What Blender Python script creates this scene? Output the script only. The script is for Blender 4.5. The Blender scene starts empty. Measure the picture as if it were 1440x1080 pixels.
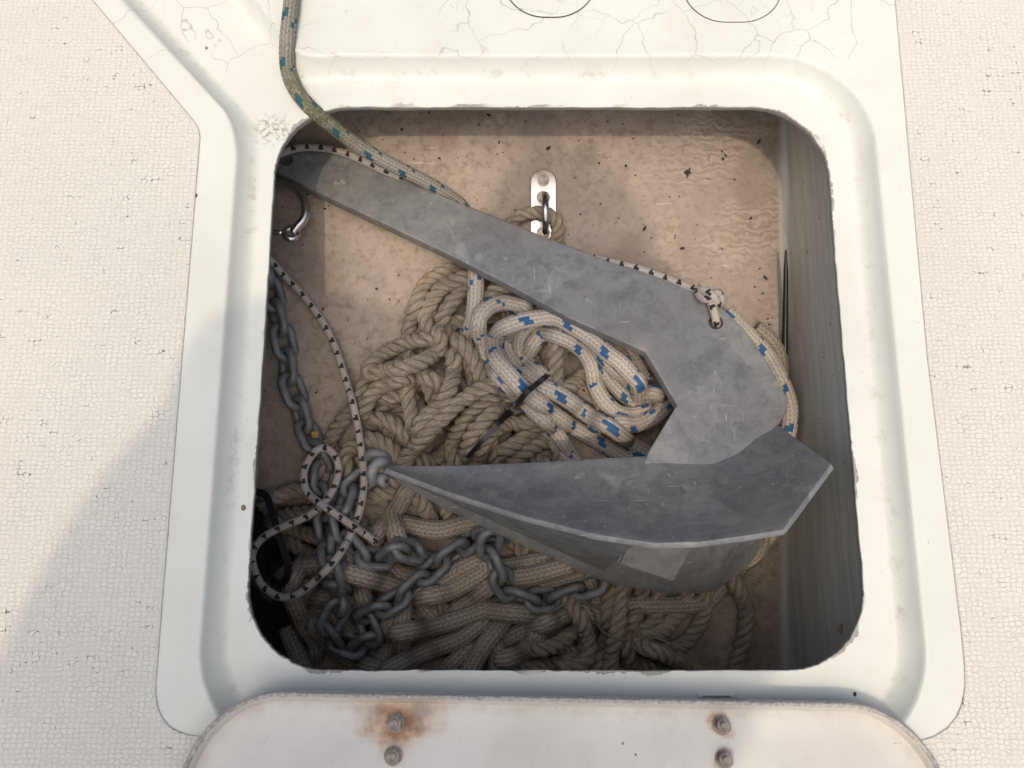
import bpy, bmesh, math, random
import numpy as np
from mathutils import Vector, Matrix
random.seed(7); rng = np.random.default_rng(7)
S = bpy.context.scene
COL = S.collection

# ------------------------------------------------------------------ camera, sky, sun, exposure
H = 0.58; PITCH = math.radians(11.0); F = 1082.0          # phone camera 0.58 m above the hatch ledge
cam_d = bpy.data.cameras.new('camera'); cam = bpy.data.objects.new('camera', cam_d); COL.objects.link(cam)
cam.location = (0, 0, H); cam.rotation_euler = (PITCH, 0, 0)
cam_d.sensor_width = 36; cam_d.lens = 36 * F / 1440; cam_d.clip_start = 0.01; cam_d.clip_end = 3000
S.camera = cam
LD = Vector((0.065, 0.34, -1.0)).normalized()               # the way the sunlight travels
w = bpy.data.worlds.new('World'); S.world = w; w.use_nodes = True
nt = w.node_tree; sky = nt.nodes.new('ShaderNodeTexSky'); sky.sky_type = 'NISHITA'; sky.sun_disc = False
sky.sun_elevation = math.asin(-LD.z); sky.sun_rotation = math.atan2(-LD.x, -LD.y)
sky.dust_density = 8.0; sky.air_density = 0.85; sky.ozone_density = 0.4
bg = nt.nodes['Background']; nt.links.new(sky.outputs[0], bg.inputs[0]); bg.inputs[1].default_value = 0.15
sun_d = bpy.data.lights.new('sun', 'SUN'); sun = bpy.data.objects.new('sun', sun_d); COL.objects.link(sun)
sun_d.energy = 0.95; sun_d.angle = math.radians(0.8); sun_d.color = (1.0, 0.82, 0.63)
sun.rotation_euler = LD.to_track_quat('-Z', 'Y').to_euler(); sun.location = (-0.3, -2, 5)
vs = S.view_settings; vs.view_transform = 'Standard'; vs.look = 'None'; vs.gamma = 1; vs.exposure = 0.15
vs.use_curve_mapping = False
S.cycles.max_bounces = 6; S.cycles.diffuse_bounces = 3; S.cycles.glossy_bounces = 3; S.cycles.use_adaptive_sampling = True; S.cycles.adaptive_threshold = 0.02

# ------------------------------------------------------------------ helpers
CP, SP = math.cos(PITCH), math.sin(PITCH)
def ray(px, py):
    a = (px - 720) / F; b = (540 - py) / F
    return Vector((a, b * CP + SP, b * SP - CP))
def U(px, py, z=0.0):                                       # picture point at height z -> place in the scene
    r = ray(px, py); t = (z - H) / r.z
    return Vector((r.x * t, r.y * t, z))
def Uxy(px, py, z=0.0):
    p = U(px, py, z); return (p.x, p.y)
def link(o, parent=None):
    COL.objects.link(o)
    if parent is not None: o.parent = parent
    return o
def mesh_obj(name, V, Fc, mat=None, parent=None, smooth=True, uv=None, attrs=None):
    me = bpy.data.meshes.new(name)
    V = np.asarray(V, dtype=np.float32).reshape(-1, 3)
    if isinstance(Fc, np.ndarray):
        n, k = Fc.shape
        me.vertices.add(len(V)); me.vertices.foreach_set('co', V.ravel())
        me.loops.add(n * k); me.loops.foreach_set('vertex_index', Fc.astype(np.int32).ravel())
        me.polygons.add(n); me.polygons.foreach_set('loop_start', np.arange(0, n * k, k, dtype=np.int32))
        me.update(calc_edges=True)
    else:
        me.from_pydata(V.tolist(), [], Fc); me.update()
    if smooth: me.polygons.foreach_set('use_smooth', np.ones(len(me.polygons), dtype=bool))
    if attrs:
        for k, a in attrs.items():
            a = np.asarray(a, dtype=np.float32)
            if a.ndim == 2:
                at = me.attributes.new(k, 'FLOAT_VECTOR', 'POINT'); at.data.foreach_set('vector', a.ravel())
            else:
                at = me.attributes.new(k, 'FLOAT', 'POINT'); at.data.foreach_set('value', a)
    if mat: me.materials.append(mat)
    me.validate()
    return link(bpy.data.objects.new(name, me), parent)
def bm_obj(name, bm, mat=None, parent=None, smooth=False):
    me = bpy.data.meshes.new(name); bm.to_mesh(me); bm.free()
    if smooth: me.polygons.foreach_set('use_smooth', np.ones(len(me.polygons), dtype=bool))
    if mat: me.materials.append(mat)
    return link(bpy.data.objects.new(name, me), parent)
def empty(name, loc=(0, 0, 0)):
    o = bpy.data.objects.new(name, None); o.location = loc; o.empty_display_size = 0.02
    return link(o)
def tag(o, label=None, cat=None, group=None, kind=None):
    if label: o['label'] = label
    if cat: o['category'] = cat
    if group: o['group'] = group
    if kind: o['kind'] = kind
    return o
def catmull(P, ds=0.002, closed=False):
    P = np.asarray(P, float)
    if closed: Q = np.vstack([P[-1], P, P[0], P[1]])
    else: Q = np.vstack([2 * P[0] - P[1], P, 2 * P[-1] - P[-2]])
    out = []
    for i in range(1, len(Q) - 2):
        p0, p1, p2, p3 = Q[i - 1], Q[i], Q[i + 1], Q[i + 2]
        n = max(2, int(np.linalg.norm(p2 - p1) / ds * 2))
        t = np.linspace(0, 1, n, endpoint=False)[:, None]
        out.append(0.5 * ((2 * p1) + (-p0 + p2) * t + (2 * p0 - 5 * p1 + 4 * p2 - p3) * t * t + (-p0 + 3 * p1 - 3 * p2 + p3) * t ** 3))
    out = np.vstack(out + [Q[-2][None]])
    d = np.concatenate([[0], np.cumsum(np.linalg.norm(np.diff(out, axis=0), axis=1))])
    n = max(3, int(d[-1] / ds))
    s = np.linspace(0, d[-1], n)
    return np.stack([np.interp(s, d, out[:, k]) for k in range(out.shape[1])], 1)
def frames(P):
    T = np.gradient(P, axis=0); T /= np.linalg.norm(T, axis=1)[:, None] + 1e-12
    N = np.zeros_like(P); up = np.array([0, 0, 1.0])
    if abs(T[0] @ up) > 0.9: up = np.array([1.0, 0, 0])
    n = up - T[0] * (T[0] @ up); n /= np.linalg.norm(n); N[0] = n
    for i in range(1, len(P)):
        n = n - T[i] * (n @ T[i]); n /= np.linalg.norm(n) + 1e-12; N[i] = n
    return T, N, np.cross(T, N)
def arclen(P):
    return np.concatenate([[0], np.cumsum(np.linalg.norm(np.diff(P, axis=0), axis=1))])
def tube_geo(P, R, nu=10, rad=None):
    """P path, R radius or array; rad(u, v) -> radius factor. returns V, F, u, v"""
    T, N, B = frames(P); v = arclen(P); n = len(P)
    u = np.arange(nu) / nu; th = u * 2 * math.pi
    R = np.broadcast_to(np.asarray(R, float), (n,))
    rr = np.repeat(R[:, None], nu, 1)
    if rad is not None: rr = rr * rad(u[None, :], v[:, None])
    V = P[:, None, :] + rr[..., None] * (np.cos(th)[None, :, None] * N[:, None, :] + np.sin(th)[None, :, None] * B[:, None, :])
    i = np.arange(n - 1)[:, None]; j = np.arange(nu)[None, :]; k = (j + 1) % nu
    Fq = np.stack([i * nu + j, i * nu + k, (i + 1) * nu + k, (i + 1) * nu + j], -1).reshape(-1, 4)
    V = V.reshape(-1, 3)
    c0, c1 = len(V), len(V) + 1
    V = np.vstack([V, P[0], P[-1]])
    jj = np.arange(nu); kk = (jj + 1) % nu
    cap0 = np.stack([kk, jj, np.full(nu, c0), np.full(nu, c0)], -1); L = (n - 1) * nu
    cap1 = np.stack([L + jj, L + kk, np.full(nu, c1), np.full(nu, c1)], -1)
    uu = np.concatenate([np.tile(u, n), [0, 0]]); vv = np.concatenate([np.repeat(v, nu), [v[0], v[-1]]])
    tri = [tuple(map(int, q)) for q in np.vstack([cap0, cap1])[:, :3]]
    return V, Fq, tri, uu, vv
def tube(name, P, R, mat, parent=None, nu=10, rad=None, extra=None):
    V, Fq, tri, uu, vv = tube_geo(np.asarray(P, float), R, nu, rad)
    fac = Fq.tolist() + [list(t) for t in tri]
    at = {'tu': uu, 'tv': vv}
    if extra: at.update(extra(uu, vv))
    return mesh_obj(name, V, fac, mat, parent, attrs=at)
def box_bm(sx, sy, sz, bev=0.0, seg=2):
    bm = bmesh.new(); bmesh.ops.create_cube(bm, size=1); bmesh.ops.scale(bm, vec=(sx, sy, sz), verts=bm.verts)
    if bev: bmesh.ops.bevel(bm, geom=bm.edges[:], offset=bev, segments=seg, affect='EDGES', profile=0.5)
    return bm
def prism(name, loops, thick, mat, parent=None, M=None, bev=0.0, res=3):
    """2D outline(s) (first outer, rest holes) -> plate, top face at local z=0, body below"""
    cu = bpy.data.curves.new(name, 'CURVE'); cu.dimensions = '2D'; cu.fill_mode = 'BOTH'
    for lp in loops:
        sp = cu.splines.new('POLY'); sp.points.add(len(lp) - 1)
        for p, c in zip(sp.points, lp): p.co = (c[0], c[1], 0, 1)
        sp.use_cyclic_u = True
    cu.extrude = max(thick / 2 - bev, 1e-5); cu.bevel_depth = bev; cu.bevel_resolution = res; cu.offset = -bev
    tmp = bpy.data.objects.new(name + '_tmp', cu); COL.objects.link(tmp)
    dg = bpy.context.evaluated_depsgraph_get(); dg.update()
    me = bpy.data.meshes.new_from_object(tmp.evaluated_get(dg)); me.name = name
    bpy.data.objects.remove(tmp); bpy.data.curves.remove(cu)
    me.transform(Matrix.Translation((0, 0, -thick / 2)))
    if M is not None: me.transform(M)
    me.materials.clear(); me.materials.append(mat)
    return link(bpy.data.objects.new(name, me), parent)
def rrect(x0, x1, y0, y1, r, nc=16, ns=1):
    pts = []
    for cx, cy, a0 in ((x1 - r, y1 - r, 0), (x0 + r, y1 - r, 90), (x0 + r, y0 + r, 180), (x1 - r, y0 + r, 270)):
        for k in range(nc + 1):
            a = math.radians(a0 + 90 * k / nc); pts.append((cx + r * math.cos(a), cy + r * math.sin(a)))
    return pts

# ------------------------------------------------------------------ materials (node helpers)
class NM:
    def __init__(s, name, rough=0.5, metal=0.0):
        s.m = bpy.data.materials.new(name); s.m.use_nodes = True; s.t = s.m.node_tree; s.b = s.t.nodes['Principled BSDF']
        s.b.inputs['Roughness'].default_value = rough; s.b.inputs['Metallic'].default_value = metal
        s.tc = s.t.nodes.new('ShaderNodeTexCoord'); s.co = s.tc.outputs['Object']
    def L(s, a, b): s.t.links.new(a, b)
    def put(s, sock, v):
        if isinstance(v, bpy.types.NodeSocket): s.L(v, sock)
        elif isinstance(v, (tuple, list)) and len(v) == 3 and sock.type == 'RGBA': sock.default_value = (*v, 1)
        else: sock.default_value = v
    def math(s, op, a, b=0.0, c=0.0, clamp=False):
        n = s.t.nodes.new('ShaderNodeMath'); n.operation = op; n.use_clamp = clamp
        for i, v in enumerate((a, b, c)): s.put(n.inputs[i], v)
        return n.outputs[0]
    def vmath(s, op, a, b=(0, 0, 0)):
        n = s.t.nodes.new('ShaderNodeVectorMath'); n.operation = op; s.put(n.inputs[0], a)
        if op == 'SCALE': s.put(n.inputs['Scale'], b)
        else: s.put(n.inputs[1], b)
        return n.outputs['Value'] if op in ('LENGTH', 'DISTANCE', 'DOT_PRODUCT') else n.outputs[0]
    def mapping(s, scale=(1, 1, 1), loc=(0, 0, 0), rot=(0, 0, 0), v=None):
        n = s.t.nodes.new('ShaderNodeMapping'); s.L(v if v is not None else s.co, n.inputs[0])
        n.inputs['Scale'].default_value = scale; n.inputs['Location'].default_value = loc; n.inputs['Rotation'].default_value = rot
        return n.outputs[0]
    def noise(s, scale, detail=4, rough=0.55, v=None, out='Fac', dist=0.0):
        n = s.t.nodes.new('ShaderNodeTexNoise'); n.inputs['Scale'].default_value = scale; n.inputs['Detail'].default_value = detail
        n.inputs['Roughness'].default_value = rough; n.inputs['Distortion'].default_value = dist
        s.L(v if v is not None else s.co, n.inputs['Vector']); return n.outputs[out]
    def voro(s, scale, feature='F1', v=None, out='Distance', rand=1.0, metric='EUCLIDEAN'):
        n = s.t.nodes.new('ShaderNodeTexVoronoi'); n.feature = feature
        if feature != 'DISTANCE_TO_EDGE': n.distance = metric
        n.inputs['Scale'].default_value = scale; n.inputs['Randomness'].default_value = rand
        s.L(v if v is not None else s.co, n.inputs['Vector']); return n.outputs[out]
    def ramp(s, f, a, b, lo=0.0, hi=1.0):
        n = s.t.nodes.new('ShaderNodeMapRange'); n.interpolation_type = 'SMOOTHSTEP'
        s.put(n.inputs['Value'], f); n.inputs['From Min'].default_value = a; n.inputs['From Max'].default_value = b
        n.inputs['To Min'].default_value = lo; n.inputs['To Max'].default_value = hi
        return n.outputs[0]
    def mix(s, f, a, b, mode='MIX'):
        n = s.t.nodes.new('ShaderNodeMix'); n.data_type = 'RGBA'; n.blend_type = mode
        s.put(n.inputs['Factor'], f); s.put(n.inputs['A'], a); s.put(n.inputs['B'], b)
        return n.outputs['Result']
    def attr(s, name):
        n = s.t.nodes.new('ShaderNodeAttribute'); n.attribute_name = name; return n.outputs['Fac']
    def attrv(s, name):
        n = s.t.nodes.new('ShaderNodeAttribute'); n.attribute_name = name; return n.outputs['Vector']
    def comb(s, x, y, z=0.0):
        n = s.t.nodes.new('ShaderNodeCombineXYZ')
        for i, v in enumerate((x, y, z)): s.put(n.inputs[i], v)
        return n.outputs[0]
    def sep(s, v=None):
        n = s.t.nodes.new('ShaderNodeSeparateXYZ'); s.L(v if v is not None else s.co, n.inputs[0]); return n.outputs
    def bump(s, h, strength=0.3, dist=0.001, prev=None):
        n = s.t.nodes.new('ShaderNodeBump'); n.inputs['Strength'].default_value = strength; n.inputs['Distance'].default_value = dist
        s.L(h, n.inputs['Height'])
        if prev is not None: s.L(prev, n.inputs['Normal'])
        return n.outputs[0]
    def done(s, color=None, rough=None, normal=None, metal=None):
        if color is not None: s.put(s.b.inputs['Base Color'], color)
        if rough is not None: s.put(s.b.inputs['Roughness'], rough)
        if metal is not None: s.put(s.b.inputs['Metallic'], metal)
        if normal is not None: s.L(normal, s.b.inputs['Normal'])
        return s.m

def m_gelcoat(plain=False):
    m = NM('plain_gelcoat' if plain else 'aged_gelcoat', 0.42)
    base = m.mix(m.ramp(m.noise(9, 5), 0.35, 0.7), (0.655, 0.695, 0.645), (0.61, 0.645, 0.595))
    base = m.mix(m.math('MULTIPLY', m.ramp(m.noise(38, 6, 0.7), 0.52, 0.75), 0.35), base, (0.60, 0.57, 0.48))
    # crazing: long hairline cracks, some of them dark
    wob = m.vmath('ADD', m.co, m.vmath('SCALE', m.vmath('SUBTRACT', m.noise(22, 3, out='Color'), (0.5, 0.5, 0.5)), 0.035))
    e1 = m.voro(21, 'DISTANCE_TO_EDGE', v=wob)
    e2 = m.voro(40, 'DISTANCE_TO_EDGE', v=wob)
    zone = m.math('MULTIPLY', m.ramp(m.sep()[1], 0.37, 0.39), m.ramp(m.noise(11, 2), 0.36, 0.48))
    c1 = m.math('MULTIPLY', m.ramp(e1, 0.003, 0.009, 1, 0), zone)
    zone2 = m.math('MULTIPLY', m.ramp(m.sep()[1], 0.385, 0.42), m.ramp(m.noise(16, 2, v=m.mapping(loc=(3, 1, 0))), 0.53, 0.62))
    c2 = m.math('MULTIPLY', m.ramp(e2, 0.004, 0.011, 1, 0), zone2)
    crack = m.math('MAXIMUM', c1, m.math('MULTIPLY', c2, 0.55))
    col = m.mix(m.math('MULTIPLY', crack, 0.5), base, (0.26, 0.25, 0.23))
    # wear along the opening: chips to bare laminate close to the cut edge, scuffs on the ledge
    if plain: return m.done(col, 0.45)
    rd = m.attr('rimd')
    nz = m.noise(230, 4, 0.65)
    big = m.noise(38, 3, 0.6)
    lim = m.math('ADD', m.math('MULTIPLY', m.ramp(big, 0.40, 0.68), 0.0032), m.math('MULTIPLY', m.math('SUBTRACT', nz, 0.5), 0.0060))
    chip = m.math('MULTIPLY', m.ramp(m.math('SUBTRACT', lim, rd), -0.0001, 0.0003), m.ramp(m.noise(14, 2, v=m.mapping(loc=(7, 2, 0))), 0.47, 0.56))
    lam = m.mix(m.noise(500, 2), (0.20, 0.19, 0.17), (0.42, 0.41, 0.38))
    col = m.mix(chip, col, lam)
    # grime lying along the foot of the step and small scuffs
    st = m.attr('step')
    grime = m.math('MULTIPLY', m.math('MULTIPLY', m.ramp(st, -0.012, -0.003), m.ramp(st, -0.003, 0.004, 1, 0)), m.ramp(m.noise(60, 6, 0.75, v=m.mapping(scale=(1, 1, 1))), 0.50, 0.70))
    col = m.mix(m.math('MULTIPLY', grime, 0.55), col, (0.40, 0.36, 0.28))
    sc = m.math('MULTIPLY', m.ramp(m.noise(420, 3, 0.6), 0.66, 0.72), m.ramp(m.noise(12, 3, v=m.mapping(loc=(1, 5, 0))), 0.55, 0.68))
    col = m.mix(m.math('MULTIPLY', sc, 0.8), col, (0.20, 0.19, 0.17))
    # tiny yellow-brown stains and one algae patch where the rope rubs
    ys = m.math('MULTIPLY', m.ramp(m.noise(150, 2), 0.72, 0.78), m.ramp(m.noise(9, 2, v=m.mapping(loc=(2, 9, 0))), 0.58, 0.66))
    col = m.mix(m.math('MULTIPLY', ys, 0.6), col, (0.42, 0.28, 0.12))
    ap = U(383, 182, 0.0)
    ad = m.vmath('DISTANCE', m.co, (ap.x, ap.y, 0.0))
    alg = m.math('MULTIPLY', m.ramp(ad, 0.006, 0.02, 1, 0), m.ramp(m.noise(260, 4, 0.7), 0.47, 0.62))
    col = m.mix(m.math('MULTIPLY', alg, 0.75), col, (0.19, 0.19, 0.09))
    edge = m.ramp(m.sep()[2], -0.0022, -0.0012, 1, 0)     # the sawn edge shows the laminate
    col = m.mix(edge, col, lam)
    hgt = m.math('SUBTRACT', m.math('MULTIPLY', m.noise(70, 3), 0.12), m.math('ADD', m.math('MULTIPLY', chip, 1.0), m.math('MULTIPLY', crack, 0.25)))
    return m.done(col, m.ramp(m.noise(25, 4), 0.3, 0.7, 0.38, 0.58), m.bump(hgt, 0.6, 0.0006))
def m_nonskid():
    m = NM('nonskid_paint', 0.62)
    wob = m.vmath('ADD', m.co, m.vmath('SCALE', m.vmath('SUBTRACT', m.noise(190, 2, out='Color'), (0.5, 0.5, 0.5)), 0.0022))
    def lattice(sc, v):
        return m.math('SUBTRACT', m.voro(sc, 'F2', v=v, metric='CHEBYCHEV', rand=0.62), m.voro(sc, 'F1', v=v, metric='CHEBYCHEV', rand=0.62))
    e = lattice(300, m.mapping(scale=(0.78, 1, 1), v=wob))
    e2 = lattice(300, m.mapping(scale=(1, 0.72, 1), loc=(3, 4, 0), v=wob))
    brk = m.ramp(m.noise(55, 2, v=m.mapping(loc=(4, 4, 2))), 0.42, 0.58)
    g1 = m.math('MULTIPLY', m.ramp(e, 0.02, 0.26, 1, 0), m.math('ADD', m.math('MULTIPLY', brk, 0.25), 0.75))
    g2 = m.math('MULTIPLY', m.ramp(e2, 0.02, 0.22, 1, 0), m.math('SUBTRACT', 0.45, m.math('MULTIPLY', brk, 0.40)))
    groove = m.math('MAXIMUM', g1, g2)
    base = m.mix(m.ramp(m.noise(7, 4), 0.35, 0.68), (0.66, 0.672, 0.61), (0.63, 0.645, 0.59))
    base = m.mix(m.math('MULTIPLY', m.ramp(m.noise(3, 2, v=m.mapping(loc=(5, 0, 0))), 0.4, 0.7), 0.25), base, (0.62, 0.57, 0.50))
    col = m.mix(m.math('MULTIPLY', groove, 0.36), base, (0.42, 0.40, 0.36))
    # black dirt caught in some of the grooves
    dirt = m.math('MULTIPLY', m.ramp(m.noise(150, 3, 0.6, v=m.mapping(loc=(9, 1, 0), scale=(0.55, 1, 1))), 0.615, 0.66), m.ramp(m.noise(20, 3, 0.6, v=m.mapping(loc=(0, 3, 1))), 0.40, 0.58))
    dirt = m.math('MULTIPLY', dirt, m.ramp(groove, 0.55, 0.8))
    col = m.mix(m.math('MULTIPLY', dirt, 0.9), col, (0.055, 0.05, 0.045))
    sp = m.math('MULTIPLY', m.ramp(m.voro(48, 'F1'), 0.035, 0.05, 1, 0), m.ramp(m.noise(31, 2), 0.60, 0.66))
    col = m.mix(sp, col, (0.05, 0.045, 0.04))
    hgt = m.math('SUBTRACT', 1.0, groove)
    return m.done(col, 0.6, m.bump(hgt, 0.5, 0.0010))
def m_liner():
    m = NM('stained_laminate', 0.6)
    n1 = m.noise(7, 6, 0.6); n2 = m.noise(34, 6, 0.7); n3 = m.noise(120, 5, 0.7)
    col = m.mix(m.ramp(n1, 0.35, 0.68), (0.385, 0.315, 0.245), (0.335, 0.29, 0.235))
    col = m.mix(m.math('MULTIPLY', m.ramp(n2, 0.45, 0.66), 0.6), col, (0.47, 0.39, 0.31))
    col = m.mix(m.math('MULTIPLY', m.ramp(n3, 0.47, 0.68), 0.7), col, (0.19, 0.135, 0.10))
    col = m.mix(m.math('MULTIPLY', m.ramp(m.noise(62, 5, 0.75, v=m.mapping(loc=(5, 5, 1))), 0.52, 0.66), 0.4), col, (0.24, 0.18, 0.14))
    col = m.mix(m.math('MULTIPLY', m.ramp(m.noise(5.5, 5, 0.7, v=m.mapping(loc=(1, 6, 3), scale=(1.6, 0.8, 1))), 0.46, 0.66), 0.55), col, (0.24, 0.20, 0.165))
    big = m.ramp(m.noise(12, 5, 0.65, v=m.mapping(loc=(2, 3, 0))), 0.50, 0.68)
    col = m.mix(m.math('MULTIPLY', big, 0.5), col, (0.235, 0.165, 0.12))
    wall = m.ramp(m.sep()[0], 0.260, 0.269)
    wcol = m.mix(m.ramp(m.noise(95, 5, 0.7, v=m.mapping(scale=(1, 0.07, 1))), 0.35, 0.7), (0.60, 0.59, 0.51), (0.47, 0.46, 0.39))
    col = m.mix(wall, col, wcol)
    sp = m.math('MULTIPLY', m.ramp(m.voro(95, 'F1'), 0.07, 0.12, 1, 0), m.ramp(m.noise(50, 2), 0.52, 0.58))
    col = m.mix(sp, col, (0.045, 0.035, 0.03))
    sc = m.math('MULTIPLY', m.ramp(m.noise(300, 3, v=m.mapping(scale=(0.12, 1, 1))), 0.66, 0.70), m.ramp(m.noise(20, 2, v=m.mapping(loc=(4, 4, 4))), 0.55, 0.62))
    col = m.mix(m.math('MULTIPLY', sc, 0.6), col, (0.60, 0.55, 0.48))
    rs = m.math('MULTIPLY', m.ramp(m.noise(45, 3, v=m.mapping(loc=(1, 8, 2))), 0.70, 0.76), 0.7)
    col = m.mix(rs, col, (0.30, 0.14, 0.04))
    # woven roving telegraphing through in slanting ripples
    wv = m.t.nodes.new('ShaderNodeTexWave'); wv.wave_type = 'BANDS'; wv.bands_direction = 'Y'; wv.inputs['Scale'].default_value = 42
    wv.inputs['Distortion'].default_value = 9; wv.inputs['Detail'].default_value = 2; wv.inputs['Detail Scale'].default_value = 2.2; m.L(m.co, wv.inputs['Vector'])
    wz = m.math('MULTIPLY', m.math('MULTIPLY', wv.outputs['Fac'], m.math('MULTIPLY', m.ramp(m.sep()[0], 0.10, 0.19), m.math('SUBTRACT', 1.0, wall))), m.ramp(m.noise(14, 2), 0.4, 0.6))
    col = m.mix(m.math('MULTIPLY', wz, 0.35), col, (0.55, 0.46, 0.37))
    h = m.math('ADD', m.math('MULTIPLY', wz, 0.45), m.math('ADD', m.math('MULTIPLY', n2, 0.9), m.math('MULTIPLY', n3, 0.4)))
    return m.done(col, m.ramp(n2, 0.3, 0.7, 0.45, 0.7), m.bump(h, 0.45, 0.0022))
def m_galv(name, a, b, edge=(0.36, 0.37, 0.36), wear=0.8):
    m = NM(name, 0.5, 0.25)
    n = m.noise(30, 5, 0.7, dist=0.6); f = m.noise(260, 3, 0.7)
    col = m.mix(m.ramp(n, 0.38, 0.62), a, b)
    col = m.mix(m.math('MULTIPLY', m.ramp(m.noise(75, 4, 0.7, v=m.mapping(loc=(2, 7, 1))), 0.48, 0.64), 0.5), col, tuple(x * 0.68 for x in b))
    col = m.mix(m.math('MULTIPLY', m.ramp(f, 0.4, 0.75), 0.35), col, tuple(x * 1.5 for x in b))
    pale = m.math('MULTIPLY', m.ramp(m.noise(21, 3, 0.5, v=m.mapping(loc=(4.3, 1.2, 0.5)), dist=0.8), 0.60, 0.625), m.ramp(m.noise(110, 3), 0.35, 0.55, 0.4, 1.0))
    col = m.mix(m.math('MULTIPLY', pale, 0.24), col, edge)
    warm = m.ramp(m.noise(9, 3, v=m.mapping(loc=(1, 2, 5))), 0.45, 0.7)
    col = m.mix(m.math('MULTIPLY', warm, 0.35), col, (0.27, 0.245, 0.22))
    # scratches and rubbed-off spots with bare bright zinc
    s1 = m.ramp(m.noise(520, 2, v=m.mapping(scale=(1, 0.06, 0.3), rot=(0, 0, 0.7))), 0.685, 0.72)
    s2 = m.ramp(m.noise(480, 2, v=m.mapping(scale=(0.06, 1, 0.3), rot=(0, 0, 0.35))), 0.69, 0.725)
    scr = m.math('MULTIPLY', m.math('MAXIMUM', s1, s2), m.ramp(m.noise(26, 2), 0.45, 0.6))
    chip = m.math('MULTIPLY', m.ramp(m.noise(75, 5, 0.7, v=m.mapping(loc=(3, 3, 3))), 0.66, 0.70), 0.8)
    col = m.mix(m.math('MULTIPLY', m.math('MAXIMUM', scr, chip), 0.75), col, edge)
    dk = m.math('MULTIPLY', m.ramp(m.noise(110, 4, 0.7, v=m.mapping(loc=(8, 0, 1))), 0.66, 0.74), 0.6)
    col = m.mix(dk, col, (0.07, 0.068, 0.065))
    geo = m.t.nodes.new('ShaderNodeNewGeometry')
    worn = m.math('MULTIPLY', m.ramp(geo.outputs['Pointiness'], 0.53, 0.60), m.ramp(f, 0.35, 0.6))
    col = m.mix(m.math('MULTIPLY', worn, wear), col, edge)
    return m.done(col, m.ramp(n, 0.3, 0.7, 0.42, 0.62), m.bump(m.math('ADD', n, m.math('MULTIPLY', f, 0.35)), 0.3, 0.0012))
def m_strand(name, a, b, c):
    m = NM(name, 0.85)
    uv = m.comb(m.math('MULTIPLY', m.attr('tu'), 1.0), m.math('MULTIPLY', m.attr('tv'), 1.0))
    su = m.math('SINE', m.math('MULTIPLY', m.attr('tu'), 6.28318)); cu = m.math('COSINE', m.math('MULTIPLY', m.attr('tu'), 6.28318))
    fv = m.comb(su, cu, m.math('MULTIPLY', m.attr('tv'), 28.0))
    fib = m.noise(7.5, 4, 0.7, v=fv)
    lump = m.noise(30, 4); gr = m.noise(11, 4, v=m.mapping(loc=(2, 2, 2)))
    col = m.mix(m.ramp(gr, 0.36, 0.66), a, b)
    col = m.mix(m.math('MULTIPLY', m.ramp(fib, 0.58, 0.40), 0.85), col, c)
    col = m.mix(m.math('MULTIPLY', m.ramp(lump, 0.5, 0.7), 0.35), col, tuple(x * 0.55 for x in a))
    rust = m.ramp(m.noise(16, 3, v=m.mapping(loc=(6, 1, 3))), 0.64, 0.72)
    col = m.mix(m.math('MULTIPLY', rust, 0.45), col, (0.33, 0.19, 0.08))
    return m.done(col, 0.85, m.bump(fib, 0.9, 0.0012))
def m_braid(name, a, b, dark, fleck=None, algae=False):
    m = NM(name, 0.8)
    gr = m.noise(14, 4); fi = m.noise(900, 2)
    col = m.mix(m.ramp(gr, 0.36, 0.66), a, b)
    col = m.mix(m.math('MULTIPLY', m.ramp(fi, 0.4, 0.7), 0.3), col, tuple(x * 0.7 for x in b))
    if algae:
        al = m.attr('algae')
        col = m.mix(m.math('MULTIPLY', al, m.ramp(m.noise(190, 4, 0.7), 0.36, 0.58, 0.1, 1.0)), col, (0.085, 0.105, 0.03))
        col = m.mix(m.math('MULTIPLY', m.ramp(al, 0.0, 0.4), 0.3), col, (0.22, 0.21, 0.13))
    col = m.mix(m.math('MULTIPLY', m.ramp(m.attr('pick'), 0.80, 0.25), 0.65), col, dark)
    if fleck:
        col = m.mix(m.ramp(m.attr('fleck'), 0.4, 0.6), col, m.mix(m.ramp(fi, 0.3, 0.7), fleck, tuple(x * 1.7 + 0.02 for x in fleck)))
    return m.done(col, 0.8, m.bump(fi, 0.35, 0.0005))
def m_flat(name, c, rough=0.5, metal=0.0, var=0.25, scale=60, bump=0.2):
    m = NM(name, rough, metal)
    n = m.noise(scale, 5, 0.6)
    return m.done(m.mix(m.ramp(n, 0.3, 0.7), c, tuple(x * (1 - var) for x in c)), m.ramp(n, 0.3, 0.7, rough * 0.85, min(1, rough * 1.2)), m.bump(n, bump, 0.0008))
M = {}
M['gel'] = m_gelcoat(); M['gel0'] = m_gelcoat(True); M['nonskid'] = m_nonskid(); M['liner'] = m_liner()
M['galv'] = m_galv('dull_galvanised_steel', (0.262, 0.272, 0.266), (0.188, 0.198, 0.198), (0.55, 0.55, 0.52), 0.5)
M['galv0'] = m_galv('dull_galvanised_block', (0.262, 0.272, 0.266), (0.188, 0.198, 0.198), (0.45, 0.45, 0.43), 0.0)
M['chain'] = m_galv('weathered_chain_zinc', (0.215, 0.235, 0.238), (0.140, 0.155, 0.158), (0.34, 0.355, 0.355))
M['strand'] = m_strand('twisted_rope_fibre', (0.52, 0.45, 0.34), (0.40, 0.35, 0.27), (0.15, 0.118, 0.08))
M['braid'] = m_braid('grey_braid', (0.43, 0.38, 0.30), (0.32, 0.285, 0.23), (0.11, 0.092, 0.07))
M['white'] = m_braid('white_braid', (0.57, 0.53, 0.465), (0.47, 0.435, 0.38), (0.22, 0.18, 0.14), (0.016, 0.07, 0.165), algae=True)
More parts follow.
